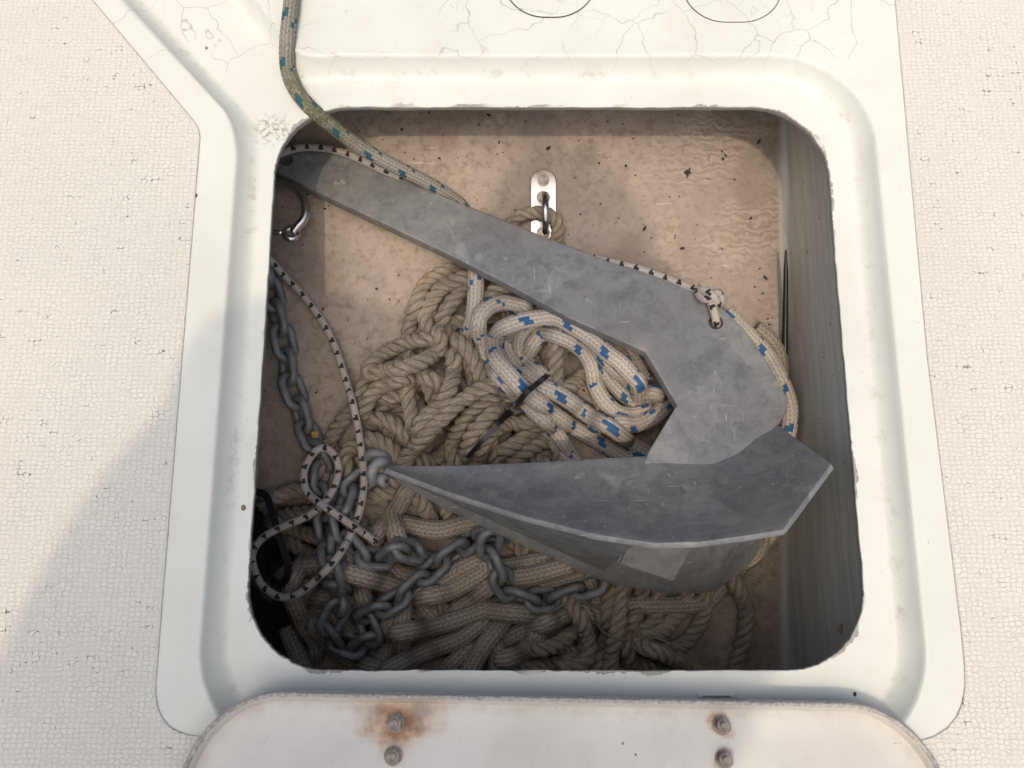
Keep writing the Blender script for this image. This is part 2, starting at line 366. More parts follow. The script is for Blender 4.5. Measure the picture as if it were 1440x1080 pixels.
M['line'] = m_braid('weathered_braid', (0.38, 0.365, 0.315), (0.27, 0.26, 0.22), (0.085, 0.08, 0.06), (0.010, 0.055, 0.075), algae=True)
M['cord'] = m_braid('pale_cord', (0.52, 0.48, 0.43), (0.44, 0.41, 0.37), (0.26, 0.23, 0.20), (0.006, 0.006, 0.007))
M['steel'] = m_flat('stainless_steel', (0.62, 0.61, 0.59), 0.22, 1.0, 0.15, 90, 0.1)
M['bolt'] = m_flat('weathered_bolt_steel', (0.36, 0.33, 0.29), 0.42, 0.7, 0.45, 300, 0.3)
M['black'] = m_flat('black_plastic', (0.014, 0.014, 0.015), 0.42, 0, 0.3)
M['dark'] = m_flat('dark_sealant', (0.045, 0.042, 0.04), 0.8)
M['twine'] = m_flat('brown_twine', (0.24, 0.19, 0.14), 0.85, 0, 0.4, 300)
M['yellow'] = m_flat('ochre_paint', (0.30, 0.19, 0.03), 0.6)
M['leaf'] = m_flat('dead_leaf', (0.055, 0.04, 0.03), 0.9, 0, 0.5, 200)

# ------------------------------------------------------------------ the deck: ledge round the opening, step, plateau, rope channel
OX0, OX1 = -0.193, 0.257
OY1, OY0 = U(720, 150)[1], U(720, 943)[1]
OR = 0.060; PLAT = 0.016
def opening(ns=120, nc=150):
    pts, nrm = [], []
    cs = ((OX1 - OR, OY1 - OR, 0), (OX0 + OR, OY1 - OR, 90), (OX0 + OR, OY0 + OR, 180), (OX1 - OR, OY0 + OR, 270))
    for i, (cx, cy, a0) in enumerate(cs):
        for k in range(nc):
            a = math.radians(a0 + 90 * k / nc); d = (math.cos(a), math.sin(a))
            pts.append((cx + OR * d[0], cy + OR * d[1])); nrm.append(d)
        a = math.radians(a0 + 90); d = (math.cos(a), math.sin(a))
        nx, ny, _ = cs[(i + 1) % 4]
        for k in range(ns):
            t = k / ns; pts.append((cx + (nx - cx) * t + OR * d[0], cy + (ny - cy) * t + OR * d[1])); nrm.append(d)
    return np.array(pts), np.array(nrm)
RX0, RX1 = U(348, 300, 0.007)[0] - 0.002, U(1222, 300, 0.007)[0]
RY1 = U(700, 97, 0.007)[1]; RY0 = U(720, 1050, 0)[1]
def sd_rr(x, y, x0, x1, y0, y1, r):
    qx = np.abs(x - (x0 + x1) / 2) - (x1 - x0) / 2 + r; qy = np.abs(y - (y0 + y1) / 2) - (y1 - y0) / 2 + r
    return np.hypot(np.maximum(qx, 0), np.maximum(qy, 0)) + np.minimum(np.maximum(qx, qy), 0) - r
A = np.array(Uxy(345, 172, 0.01)); Bv = np.array(Uxy(186, 0, 0.01)); A2 = np.array(Uxy(432, 118, 0.01)); B2 = np.array(Uxy(338, -10, 0.01))
def sd_line(x, y, p, q):                                   # signed distance, positive on the left of p->q
    d = (q - p) / np.linalg.norm(q - p); return -(x - p[0]) * d[1] + (y - p[1]) * d[0]
def step_sdf(x, y):
    a = sd_rr(x, y, RX0, RX1, RY0, RY1, 0.072)
    c = np.maximum(np.maximum(sd_line(x, y, A, Bv) * -1 * -1, -sd_line(x, y, A2, B2)), -(y - 0.27))
    c1 = sd_line(x, y, A, Bv); c2 = -sd_line(x, y, A2, B2)
    c = np.maximum(np.maximum(c1, c2), 0.25 - y)
    k = 0.022; h = np.clip(0.5 + 0.5 * (a - c) / k, 0, 1)
    return a * (1 - h) + c * h - k * h * (1 - h)
def deck_h(x, y):
    s = step_sdf(x, y); t = np.clip((s + 0.008) / 0.0150, 0, 1)
    f = np.where(t < 0.82, 0.62 * (t / 0.82) ** 1.7, 0) ; 
    f = t ** 1.9; f = np.where(t > 0.9, f + (1 - f) * ((t - 0.9) / 0.1) ** 0.8, f)
    h = PLAT * f
    wav = 0.0006 * np.sin(x * 17 + 1) * np.sin(y * 14)
    return h + wav
op, on = opening()
jit = np.interp(np.linspace(0, 1, len(op)), np.linspace(0, 1, 420), rng.normal(0, 1, 420))
jit2 = np.interp(np.linspace(0, 1, len(op)), np.linspace(0, 1, 90), rng.normal(0, 1, 90))
op_j = op + on * (np.clip(0.00022 * jit + 0.00010 * jit2, -0.0007, 0.0010))[:, None]
dist = np.concatenate([[0, 0.0004, 0.001], np.arange(0.002, 0.10, 0.0015), np.arange(0.10, 0.44, 0.0026), np.geomspace(0.45, 2.2, 16)])
VV, RD = [], []
for zz, off in ((-0.0062, 0.0006), (-0.0035, 0.0002), (-0.0012, 0.0)):      # the sawn edge of the laminate
    VV.append(np.column_stack([op_j + on * off, np.full(len(op), zz)])); RD.append(np.zeros(len(op)))
for d in dist:
    p = op_j * max(0, 1 - d / 0.004) + op * min(1, d / 0.004) + on * d if d < 0.004 else op + on * d
    z = deck_h(p[:, 0], p[:, 1]) - (0.0004 if d == 0 else 0)
    VV.append(np.column_stack([p, z])); RD.append(np.full(len(op), d))
n = len(op); nr = len(VV)
V = np.vstack(VV); RD = np.concatenate(RD)
i = np.arange(nr - 1)[:, None]; j = np.arange(n)[None]; k = (j + 1) % n
Fq = np.stack([i * n + j, i * n + k, (i + 1) * n + k, (i + 1) * n + j], -1).reshape(-1, 4)[:, ::-1]
deck = mesh_obj('deck', V, Fq, M['gel'], attrs={'rimd': RD, 'step': step_sdf(V[:, 0], V[:, 1])})
tag(deck, 'white moulded fibreglass foredeck with stepped rim around the open hatch', kind='structure')
# the raised non-skid panel round three sides of the hatch surround
def corner(pts, idx, r, n=8):
    out = []
    for q, p in enumerate(pts):
        if q not in idx: out.append(p); continue
        p = np.array(p); a = np.array(pts[q - 1]); b = np.array(pts[(q + 1) % len(pts)]); rr = idx[q]
        pa = p + (a - p) / np.linalg.norm(a - p) * rr; pb = p + (b - p) / np.linalg.norm(b - p) * rr
        for t in np.linspace(0, 1, n): out.append(tuple((1 - t) ** 2 * pa + 2 * t * (1 - t) * p + t * t * pb))
    return out
zt = PLAT
e0 = np.array(Uxy(130, 0, zt)); e1 = np.array(Uxy(283, 182, zt)); far = tuple(e0 + (e0 - e1) * 3.0)
r0 = np.array(Uxy(1258, 0, zt)); r1 = np.array(Uxy(1303, 500, zt)); rfar = tuple(r0 + (r0 - r1) * 3.0)
poly = [far, tuple(e1), Uxy(271, 330, zt), Uxy(236, 760, zt), Uxy(214, 1034, zt), Uxy(1366, 1044, zt), Uxy(1350, 880, zt), tuple(r1), tuple(r0), rfar, (2.0, 2.0), (2.0, -2.0), (-2.0, -2.0), (-2.0, 2.0)]
poly = corner(poly, {1: 0.010, 4: 0.035, 5: 0.050}, 0)
ns = prism('nonskid_panel', [poly], 0.004, M['nonskid'], None, Matrix.Translation((0, 0, PLAT + 0.0014)), bev=0.0009)
tag(ns, 'cream non-skid deck panel with woven texture and black dirt in its grooves', kind='structure')
# two oval filler plates let into the deck ahead of the hatch
for (xa, xb, yb) in ((709, 838, 24), (961, 1100, 31)):
    a = U(xa, 0, zt).x; b = U(xb, 0, zt).x; y0 = U(720, yb, zt).y
    lp = rrect(a, b, y0, y0 + 0.075, 0.034, 14)
    g = prism('filler_plate', [lp], 0.003, M['gel0'], None, Matrix.Translation((0, 0, PLAT + 0.0010)), bev=0.0009)
    tag(g, 'white oval cover plate let into the deck, ' + ('beside the mooring line' if xa < 800 else 'closer to the non-skid strip'), 'cover plate')
    sl = prism('sealant', [rrect(a - 0.0007, b + 0.0007, y0 - 0.0007, y0 + 0.0757, 0.0347, 14)], 0.0016, M['dark'], g, Matrix.Translation((0, 0, PLAT + 0.00035)))
# small moulded slot in the ledge where the lid hinges
sp_ = U(1007, 977, 0.0)
bm = box_bm(0.026, 0.0032, 0.002, 0.0005); hs = bm_obj('hinge_slot', bm, M['gel0'], deck); hs.location = (sp_.x, sp_.y, 0.0012)
bm = box_bm(0.020, 0.0007, 0.001); hs2 = bm_obj('slot_gap', bm, M['twine'], hs); hs2.location = (0, -0.0006, 0.0008)
# screw holes and dirt pips on the deck: small real dimples of dark filler
for q, (x, y, r, zz) in enumerate(((275, 275, 3.0, zt), (222, 883, 3.4, zt), (234, 752, 3.2, zt), (290, 67, 2.2, 0.0005), (1202, 976, 2.5, 0.0005), (342, 714, 3.5, 0.0005))):
    p = U(x, y, zz); bm = bmesh.new()
    bmesh.ops.create_uvsphere(bm, u_segments=10, v_segments=6, radius=r * 0.00052); bmesh.ops.scale(bm, vec=(1, 1.25, 0.35), verts=bm.verts)
    o = bm_obj('plugged_hole', bm, M['dark'] if q not in (3, 5) else M['twine'], deck, True); o.location = (p.x, p.y, deck_h(np.array([p.x]), np.array([p.y]))[0] + 0.0002)

# open water round the boat, well below the deck
mw = NM('harbour_water', 0.08); wn = mw.noise(3.0, 4)
mw.done((0.03, 0.045, 0.05), 0.08, mw.bump(wn, 0.4, 0.05))
bm = bmesh.new(); bmesh.ops.create_grid(bm, x_segments=4, y_segments=4, size=900)
wat = bm_obj('water', bm, mw.m); wat.location = (0, 0, -1.3); tag(wat, 'grey water around the boat', kind='structure')
# ------------------------------------------------------------------ the locker liner under the deck
LX0, LX1, LY0, LY1, LR = -0.33, 0.271, -0.24, 0.455, 0.05
def zfloor(x, y):
    z = -0.128 - 0.19 * (0.33 - np.asarray(y))
    z = np.maximum(z, -0.225)
    pit = np.clip((-0.19 - np.asarray(x)) / 0.05, 0, 1) * np.clip((0.03 - np.asarray(y)) / 0.06, 0, 1)
    return z - 0.22 * pit
lo = np.array(rrect(LX0, LX1, LY0, LY1, LR, 24))
lon = []
seg = []
for a in range(len(lo)):
    b = lo[(a + 1) % len(lo)]; m = max(1, int(np.linalg.norm(b - lo[a]) / 0.006))
    for t in range(m): seg.append(lo[a] + (b - lo[a]) * t / m)
lo = np.array(seg); c = np.array([(LX0 + LX1) / 2, (LY0 + LY1) / 2])
nn = len(lo); rings = []
fl = zfloor(lo[:, 0], lo[:, 1]); fr = 0.007
inw = (lo - c) / np.linalg.norm(lo - c, axis=1)[:, None]
for t in np.linspace(0, 1, 14):
    rings.append(np.column_stack([lo + 0.0012 * np.sin(lo[:, 1:2] * 55) * t * (1 - t), -0.0055 + (fl + fr + 0.0055) * t]))
for a in np.linspace(0.2, 1, 5) * math.pi / 2:
    p = lo - inw * fr * (1 - math.cos(a)); rings.append(np.column_stack([p, zfloor(p[:, 0], p[:, 1]) + fr * (1 - math.sin(a))]))
base = lo - inw * fr
for s in np.linspace(0.985, 0.0, 90):
    p = c + (base - c) * s
    und = 0.0015 * np.sin(p[:, 0] * 31) * np.sin(p[:, 1] * 27 + 1)
    rings.append(np.column_stack([p, zfloor(p[:, 0], p[:, 1]) + und * min(1, (1 - s) * 8)]))
V = np.vstack(rings); nr = len(rings); i = np.arange(nr - 1)[:, None]; j = np.arange(nn)[None]; k = (j + 1) % nn
Fq = np.stack([i * nn + j, (i + 1) * nn + j, (i + 1) * nn + k, i * nn + k], -1).reshape(-1, 4)[:, ::-1]
liner = mesh_obj('locker_liner', V, Fq, M['liner']); tag(liner, 'stained tan fibreglass liner of the anchor locker', kind='structure')

# ------------------------------------------------------------------ pile solver: each rope is laid on what lies below it
GX0, GY0, GS = -0.36, -0.27, 0.002
gx = np.arange(GX0, 0.32, GS); gy = np.arange(GY0, 0.50, GS)
HM = zfloor(*np.meshgrid(gx, gy, indexing='ij')) 
def sample_max(x, y, r):
    i = int(round((x - GX0) / GS)); j = int(round((y - GY0) / GS)); k = max(1, int(round(r / GS)))
    i = min(max(i, k), HM.shape[0] - k - 1); j = min(max(j, k), HM.shape[1] - k - 1)
    w_ = HM[i - k:i + k + 1, j - k:j + k + 1]
    return 0.6 * w_.max() + 0.4 * np.median(w_)
def stamp(p, r):
    i = int(round((p[0] - GX0) / GS)); j = int(round((p[1] - GY0) / GS)); k = int(r / GS) + 1
    if i < k or j < k or i >= HM.shape[0] - k or j >= HM.shape[1] - k: return
    dx, dy = np.meshgrid(np.arange(-k, k + 1) * GS, np.arange(-k, k + 1) * GS, indexing='ij')
    q = r * r - dx * dx - dy * dy
    zz = np.where(q > 0, p[2] + np.sqrt(np.maximum(q, 0)) * 0.9, -9)
    w_ = HM[i - k:i + k + 1, j - k:j + k + 1]; np.maximum(w_, zz, out=w_)
def smooth1(a, w_):
    w_ = max(1, int(w_)); ker = np.hanning(2 * w_ + 3)[1:-1]; ker /= ker.sum()
    return np.convolve(np.pad(a, w_, mode='edge'), ker, 'valid')
def lay(pts, r, zcap=None, lift=0.0, ds=0.003, do_stamp=True, sink=0.84, zmin=-0.205):
    """pts: picture points down the middle of a rope -> 3D path resting on the pile"""
    pp = catmull(np.array(pts, float), 3.0)
    z = np.full(len(pp), -0.13)
    for it in range(3):
        P = np.array([U(a, b, zz) for (a, b), zz in zip(pp, z)])
        P[:, 0] = np.clip(P[:, 0], LX0 + r + 0.003, LX1 - r - 0.003); P[:, 1] = np.clip(P[:, 1], LY0 + r, LY1 - r)
        if it == 0 or True:
            d = arclen(P); m = max(3, int(d[-1] / ds)); s = np.linspace(0, d[-1], m)
            Q = np.stack([np.interp(s, d, P[:, q]) for q in range(3)], 1)
        zz = np.array([sample_max(q[0], q[1], r * 0.5) for q in Q]) + r * sink + lift
        w_ = int(0.012 / ds)
        mx = np.array([zz[max(0, a - w_ // 2):a + w_ // 2 + 1].max() for a in range(len(zz))])
        zz = smooth1(mx, w_)
        zz = np.maximum(zz, zmin)
        if zcap is not None: zz = np.minimum(zz, zcap if not callable(zcap) else np.array([zcap(q) for q in Q]))
        z = np.interp(d, s, zz)
    Q = np.array([U(a, b, c_) for (a, b), c_ in zip(pp, z)])
    Q[:, 0] = np.clip(Q[:, 0], LX0 + r + 0.003, LX1 - r - 0.003); Q[:, 1] = np.clip(Q[:, 1], LY0 + r, LY1 - r)
    if do_stamp:
        for q in catmull(Q, 0.004): stamp(q, r)
    return Q
def chain_up(segs, r, dip=0.022):
    """string the laid pieces into one rope: between pieces it dives under the pile"""
    segs = [np.asarray(s) for s in segs]; left = list(range(1, len(segs))); out = [segs[0]]; cur = segs[0][-1]
    while left:
        best = min(((np.linalg.norm(cur - segs[q][e]), q, e) for q in left for e in (0, -1)))
        s = segs[best[1]]; s = s if best[2] == 0 else s[::-1]
        out.append(s); cur = s[-1]; left.remove(best[1])
    path = [out[0]]
    for a, b in zip(out[:-1], out[1:]):
        ta = a[-1] - a[-4 if len(a) > 4 else 0]; ta /= np.linalg.norm(ta) + 1e-9
        tb = b[0] - b[3 if len(b) > 4 else -1]; tb /= np.linalg.norm(tb) + 1e-9
        d = np.linalg.norm(a[-1] - b[0])
        if d > 0.012:
            ea = a[-1] + ta * min(dip, d * 0.45); eb = b[0] + tb * min(dip, d * 0.45)
            mids = [ea, (ea + eb) / 2, eb]
            for q in mids:
                f = float(zfloor(q[0], q[1])) + r
                q[2] = max(f, min(a[-1][2], b[0][2]) - 0.020)
                q[0] = min(max(q[0], LX0 + r), LX1 - r)
            path.append(np.array(mids))
        path.append(b)
    P = np.vstack(path)
    keep = [0]
    for q in range(1, len(P)):
        if np.linalg.norm(P[q] - P[keep[-1]]) > 0.003: keep.append(q)
    P = P[keep]
    P = catmull(P, 0.0025)
    for q in range(3): P[:, q] = smooth1(P[:, q], 2)
    P[:, 2] = np.maximum(P[:, 2], zfloor(P[:, 0], P[:, 1]) + r * 0.9)
    return P

# ---- traced courses of the ropes (picture points), bottom of the pile first
R3 = 0.0078; RB = 0.0088; RW = 0.0079; RC = 0.0036
under3 = [[(500, 600), (560, 590), (640, 600), (720, 560)], [(540, 640), (600, 600), (650, 540), (660, 470)], [(590, 520), (660, 600), (760, 650)],
          [(700, 430), (760, 480), (800, 560), (870, 600)], [(760, 440), (830, 500), (900, 560), (920, 610)], [(660, 640), (740, 560), (800, 480)],
          [(620, 420), (690, 410), (740, 430)], [(470, 700), (560, 680), (640, 690), (720, 760)], [(400, 740), (470, 760), (560, 760)],
          [(800, 840), (860, 860), (900, 900), (960, 935)], [(760, 900), (840, 930), (900, 935)], [(440, 830), (520, 870), (600, 860)],
          [(640, 910), (720, 940), (800, 930)], [(480, 640), (530, 660), (600, 700)], [(680, 690), (760, 780), (850, 830)],
          [(560, 560), (610, 530), (670, 560), (690, 620)], [(520, 560), (580, 560), (600, 620), (560, 650)]]
s3a = [[(782, 485), (782, 507), (780, 540)], [(831, 511), (815, 533), (792, 550)], [(838, 550), (850, 577), (862, 590)], [(709, 405), (691, 413), (680, 430)],
       [(528, 588), (547, 593), (563, 602), (575, 618)], [(505, 627), (492, 630), (485, 642), (487, 660)], [(575, 525), (573, 555), (577, 575), (580, 599)],
       [(593, 520), (603, 542), (611, 565)], [(583, 640), (597, 648), (613, 647), (630, 630)], [(600, 530), (617, 540), (632, 560)],
       [(515, 616), (533, 620), (550, 630), (564, 645)], [(662, 451), (643, 453), (627, 454), (611, 461)], [(660, 396), (643, 415), (632, 430), (622, 447)],
       [(463, 625), (475, 600), (492, 580), (507, 560), (513, 540), (524, 524)], [(510, 580), (520, 560), (530, 547), (547, 538), (566, 532)],
       [(650, 391), (630, 398), (615, 412), (605, 427), (598, 440), (598, 453), (603, 467), (611, 482)],
       [(657, 377), (640, 378), (620, 385), (603, 395), (592, 412), (583, 432), (577, 453), (574, 474)],
       [(627, 466), (640, 485), (652, 502), (663, 520), (669, 545)], [(645, 480), (660, 497), (672, 515), (678, 535)],
       [(637, 500), (638, 525), (633, 545), (620, 565), (603, 582), (588, 602)],
       [(600, 477), (577, 480), (553, 490), (533, 503), (520, 515), (516, 528), (540, 521), (563, 518), (587, 511), (607, 501), (620, 488), (616, 466)]]
s3b = [[(775, 617), (753, 627), (733, 640), (716, 652)], [(757, 601), (740, 613), (720, 627), (697, 640), (674, 652)], [(753, 591), (733, 595), (712, 597), (693, 607), (680, 623), (672, 648)],
       [(720, 560), (703, 572), (688, 587), (673, 600), (662, 615), (655, 640)], [(702, 553), (682, 565), (663, 580), (650, 597), (640, 613), (635, 632), (641, 652)],
       [(702, 540), (673, 548), (652, 562), (635, 575), (617, 593), (602, 610), (587, 625), (573, 642), (564, 660)]]
s3c = [[(403, 762), (420, 770), (433, 778), (450, 787)], [(390, 729), (410, 722), (436, 720)], [(390, 698), (408, 691), (428, 688)], [(513, 703), (533, 695), (557, 690)],
       [(505, 730), (515, 753), (527, 780)], [(589, 698), (598, 715), (609, 736)], [(629, 715), (633, 736)], [(472, 710), (490, 730), (500, 745)], [(428, 820), (427, 847), (434, 876)],
       [(612, 848), (622, 856), (632, 866)], [(1030, 815), (1047, 849), (1049, 880), (1042, 913), (1032, 950)],
       [(926, 848), (924, 867), (909, 884), (885, 893)], [(903, 828), (899, 859), (886, 878)], [(967, 828), (963, 853), (947, 872), (930, 890), (900, 899)],
       [(988, 828), (992, 853), (986, 874), (974, 892), (957, 909), (928, 916), (900, 905)], [(757, 913), (772, 912), (793, 900), (812, 886)],
       [(909, 911), (936, 922), (957, 930), (975, 942)], [(880, 903), (888, 924), (909, 937), (930, 944)], [(859, 824), (853, 863), (855, 888), (845, 913), (836, 945)],
       [(874, 822), (872, 853), (870, 880), (863, 905), (858, 945)], [(812, 862), (824, 888), (830, 913), (822, 930), (801, 940), (780, 938)]]
sb = [[(403, 880), (413, 907), (424, 935)], [(545, 770), (590, 785), (640, 790), (670, 775)], [(455, 842), (510, 848), (556, 862)], [(505, 790), (556, 806), (606, 815)], [(470, 860), (490, 885), (530, 912)], [(480, 780), (500, 800), (510, 840)], [(573, 690), (560, 712), (545, 733), (528, 756)], [(682, 735), (650, 737), (620, 745), (593, 742), (567, 737), (556, 750)], [(560, 760), (556, 745)],
      [(395, 815), (410, 803), (430, 797), (450, 796), (487, 805), (513, 812), (538, 818), (560, 826)], [(414, 812), (410, 832), (416, 853), (430, 882)],
      [(548, 876), (543, 907), (538, 932)], [(567, 846), (565, 880), (563, 927)], [(679, 786), (650, 800), (627, 813), (598, 830)], [(684, 803), (655, 820), (630, 832), (600, 839)],
      [(690, 823), (667, 840), (645, 855)], [(680, 885), (660, 910), (632, 940)], [(740, 882), (722, 892), (703, 903)], [(697, 910), (700, 942)],
      [(713, 797), (747, 791), (782, 786)], [(755, 818), (788, 810), (815, 802)], [(728, 811), (755, 807), (788, 798), (805, 793)],
      [(441, 880), (460, 900), (480, 918), (500, 930), (523, 939), (545, 944)], [(677, 876), (650, 897), (622, 908), (597, 917), (570, 930), (545, 944)],
      [(712, 843), (680, 858), (647, 870), (613, 880), (580, 887), (560, 890)], [(719, 856), (697, 888), (680, 910), (660, 944)],
      [(715, 862), (735, 864), (748, 867), (755, 883), (752, 903), (735, 917), (708, 928)], [(762, 879), (787, 867), (810, 857), (824, 860)], [(1007, 830), (1026, 815), (1047, 790)],
      [(1058, 460), (1079, 476), (1093, 498), (1100, 525)]]
segs3 = [lay(s, R3) for s in under3]
segsB = []
for s in s3c[:10]: segs3.append(lay(s, R3))
for s in sb: segsB.append(lay(s, RB))
for s in s3c[10:]: segs3.append(lay(s, R3))
for s in s3a: segs3.append(lay(s, R3))
for s in s3b: segs3.append(lay(s, R3))
# the tail made fast to the pad eye on the liner
eye_tail = lay([(700, 345), (708, 328), (720, 314), (733, 303), (749, 299), (763, 300), (777, 304), (784, 315), (784, 332), (776, 346)], R3 * 0.86, lift=0.003)

def three_strand(name, P, R, label, cat, lay_len=0.030, group=None):
    root = empty(name, tuple(P[0]) if False else (0, 0, 0)); tag(root, label, cat, group)
    T, N, B = frames(P); v = arclen(P)
    for q in range(3):
        ph = 2 * math.pi * (v / lay_len + q / 3)
        ctr = P + R * 0.575 * (np.cos(ph)[:, None] * N + np.sin(ph)[:, None] * B)
        tube('strand', ctr, R * 0.462, M['strand'], root, nu=11)
    return root
P3 = chain_up(segs3, R3)
three_strand('twisted_rope', P3, R3, 'long tan three-strand rope heaped in loops under the anchor', 'rope')
three_strand('rope_tail', catmull(eye_tail, 0.0025), R3 * 0.86, 'short tan three-strand rope end tied through the steel pad eye', 'rope')

def braid_cell(u, v, ncol, pick):
    a = u * ncol; col_ = np.floor(a); fu = a - col_
    ph = v / pick + 0.85 * np.where(col_ % 2 == 0, fu, 1 - fu) + 0.5 * (np.floor(col_ / 2) % 2)
    return col_.astype(int) % ncol, np.floor(ph).astype(int), fu, ph - np.floor(ph)
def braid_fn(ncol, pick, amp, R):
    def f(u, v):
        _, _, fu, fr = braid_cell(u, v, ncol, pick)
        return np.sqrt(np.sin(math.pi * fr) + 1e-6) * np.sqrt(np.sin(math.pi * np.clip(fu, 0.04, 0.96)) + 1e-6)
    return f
def flecks(ncol, pick, per, cells):
    def g(u, v):
        col_ = np.floor(u * ncol).astype(int) % ncol; row = np.floor(v / pick + 0.25 * (col_ % 2)).astype(int)
        out = np.zeros_like(v)
        for (c0, r0, w_, l_) in cells:
            cc = (col_ - c0) % ncol
            out = np.maximum(out, ((cc < w_) & ((row - r0 - cc) % per < l_)).astype(float))
        return out
    return g
def braided(name, P, R, mat, label, cat, ncol=12, pick=0.0042, amp=0.12, fl=None, algae=None, group=None, ds=0.0009):
    P = catmull(P, ds); f = braid_fn(ncol, pick, amp, R)
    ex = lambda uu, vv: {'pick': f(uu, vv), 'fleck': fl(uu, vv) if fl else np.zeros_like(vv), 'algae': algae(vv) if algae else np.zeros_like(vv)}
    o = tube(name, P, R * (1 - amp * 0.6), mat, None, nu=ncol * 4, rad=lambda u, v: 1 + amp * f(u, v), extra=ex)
    return tag(o, label, cat, group)
PB = chain_up(segsB, RB)
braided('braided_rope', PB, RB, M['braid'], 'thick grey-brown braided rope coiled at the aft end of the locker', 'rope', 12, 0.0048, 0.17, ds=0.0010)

# ------------------------------------------------------------------ anchor: shank plane leans so that its far edge is low
TL = math.radians(8.5); AN = Vector((0.0, math.sin(TL), math.cos(TL))); AO = Vector((0, 0.10, -0.070))
AX = Vector((1, 0, 0)); AY = AN.cross(AX)
AM = Matrix((( AX.x, AY.x, AN.x, AO.x), (AX.y, AY.y, AN.y, AO.y), (AX.z, AY.z, AN.z, AO.z), (0, 0, 0, 1)))
def onplane(px, py, h=0.0):
    r = ray(px, py); o = Vector((0, 0, H)); t = (AO + AN * h - o).dot(AN) / r.dot(AN); return o + r * t
def loc2(px, py):
    p = onplane(px, py) - AO; return (p.dot(AX), p.dot(AY))
TH = 0.0125
anchor = empty('plough_anchor', (0, 0, 0))
tag(anchor, 'grey galvanised plough anchor lying on its side across the ropes', 'anchor')
shp = [(372, 226), (380, 214), (398, 207), (430, 205), (470, 212), (520, 233), (585, 259), (650, 287), (760, 330), (850, 365), (940, 395), (985, 413), (1012, 430), (1045, 460), (1075, 502), (1108, 560), (1108, 577), (1096, 596), (1066, 622), (1030, 652), (1000, 668), (900, 668),
       (912, 635), (952, 570), (908, 495), (800, 447), (720, 403), (640, 362), (550, 319), (465, 279), (420, 256), (385, 240)]
hole = [(1007 + 10 * math.cos(a), 453 + 9 * math.sin(a)) for a in np.linspace(0, 2 * math.pi, 20, endpoint=False)]
hole2 = [(402 + 9 * math.cos(a), 224 + 8 * math.sin(a)) for a in np.linspace(0, 2 * math.pi, 16, endpoint=False)]
prism('shank', [[loc2(*p) for p in shp], [loc2(*p) for p in hole], [loc2(*p) for p in hole2]], TH, M['galv'], anchor, AM, bev=0.0012)
crease = [(541, 658), (640, 657), (760, 652), (860, 646), (930, 643), (1004, 648), (1040, 632), (1064, 610), (1094, 597)]
outer = [(541, 662, 0.003), (640, 699, 0.022), (740, 731, 0.042), (840, 756, 0.060), (920, 768, 0.072), (985, 766, 0.078), (1045, 758, 0.080), (1102, 749, 0.079), (1171, 656, 0.064)]
def resamp(A_, n):
    A_ = np.asarray(A_, float); d = np.linspace(0, 1, len(A_)); s = np.linspace(0, 1, n)
    return np.stack([np.interp(s, d, A_[:, q]) for q in range(A_.shape[1])], 1)
outer_low = [(541, 664, -0.012), (625, 712, -0.040), (705, 750, -0.062), (785, 787, -0.080), (862, 820, -0.094), (935, 832, -0.102), (1000, 830, -0.105), (1050, 795, -0.100), (1072, 762, -0.090)]
cr = resamp(crease, 65); ou = resamp(outer, 65); oul = resamp(outer_low, 65)
for q in range(2): cr[:, q] = smooth1(cr[:, q], 2)
C3 = np.array([onplane(a, b, -TH / 2 if True else 0) for a, b in cr]); O3 = np.array([onplane(a, b, h) for a, b, h in ou])
lowO = np.array([onplane(a, b, h) for a, b, h in oul])
mid = AO - AN * (TH / 2)
def blade(sign, name):
    nt_ = 17; rows = []
    for t in np.linspace(0, 1, nt_):
        p = C3 * (1 - t) + (O3 if sign > 0 else lowO) * t
        bul = 0.010 * math.sin(math.pi * t) * np.sin(np.linspace(0, 1, len(p)) * math.pi) ** 0.7
        p = p - np.array(AN) * bul[:, None] * sign
        rows.append(p)
    G = np.array(rows)                                       # nt_ x n x 3
    bm = bmesh.new(); vs_ = [[bm.verts.new(p) for p in row] for row in G]
    for a in range(nt_ - 1):
        for b in range(G.shape[1] - 1):
            f = (vs_[a][b], vs_[a][b + 1], vs_[a + 1][b + 1], vs_[a + 1][b])
            bm.faces.new(f if sign < 0 else f[::-1])
    bmesh.ops.recalc_face_normals(bm, faces=bm.faces[:])
    o = bm_obj(name, bm, M['galv'], anchor, True)
    md = o.modifiers.new('thickness', 'SOLIDIFY'); md.thickness = 0.0048; md.offset = 0; md.use_even_offset = False
    mb = o.modifiers.new('edge', 'BEVEL'); mb.width = 0.0012; mb.segments = 2; mb.limit_method = 'ANGLE'; mb.angle_limit = math.radians(50)
    return o
blade(1, 'fluke'); lb = blade(-1, 'fluke')
# gusset plate between the two flukes and the ballasted nose
gp = [onplane(884, 760, 0.018), onplane(980, 758, 0.018), onplane(948, 820, -0.022), onplane(868, 794, -0.022)]
nrm_ = (gp[1] - gp[0]).cross(gp[2] - gp[0]).normalized()
r_ = ray(868, 794); gp[3] = Vector((0, 0, H)) + r_ * ((gp[0] - Vector((0, 0, H))).dot(nrm_) / r_.dot(nrm_))
bm = bmesh.new(); top = [bm.verts.new(p) for p in gp]; bot = [bm.verts.new(p + nrm_ * 0.012 * (1 if nrm_.z < 0 else -1)) for p in gp]
bm.faces.new(top); bm.faces.new(bot[::-1])
for q in range(4): bm.faces.new((top[q], bot[q], bot[(q + 1) % 4], top[(q + 1) % 4]))
bmesh.ops.recalc_face_normals(bm, faces=bm.faces[:]); bmesh.ops.bevel(bm, geom=bm.edges[:], offset=0.002, segments=2, affect='EDGES')
bm_obj('gusset', bm, M['galv0'], anchor)
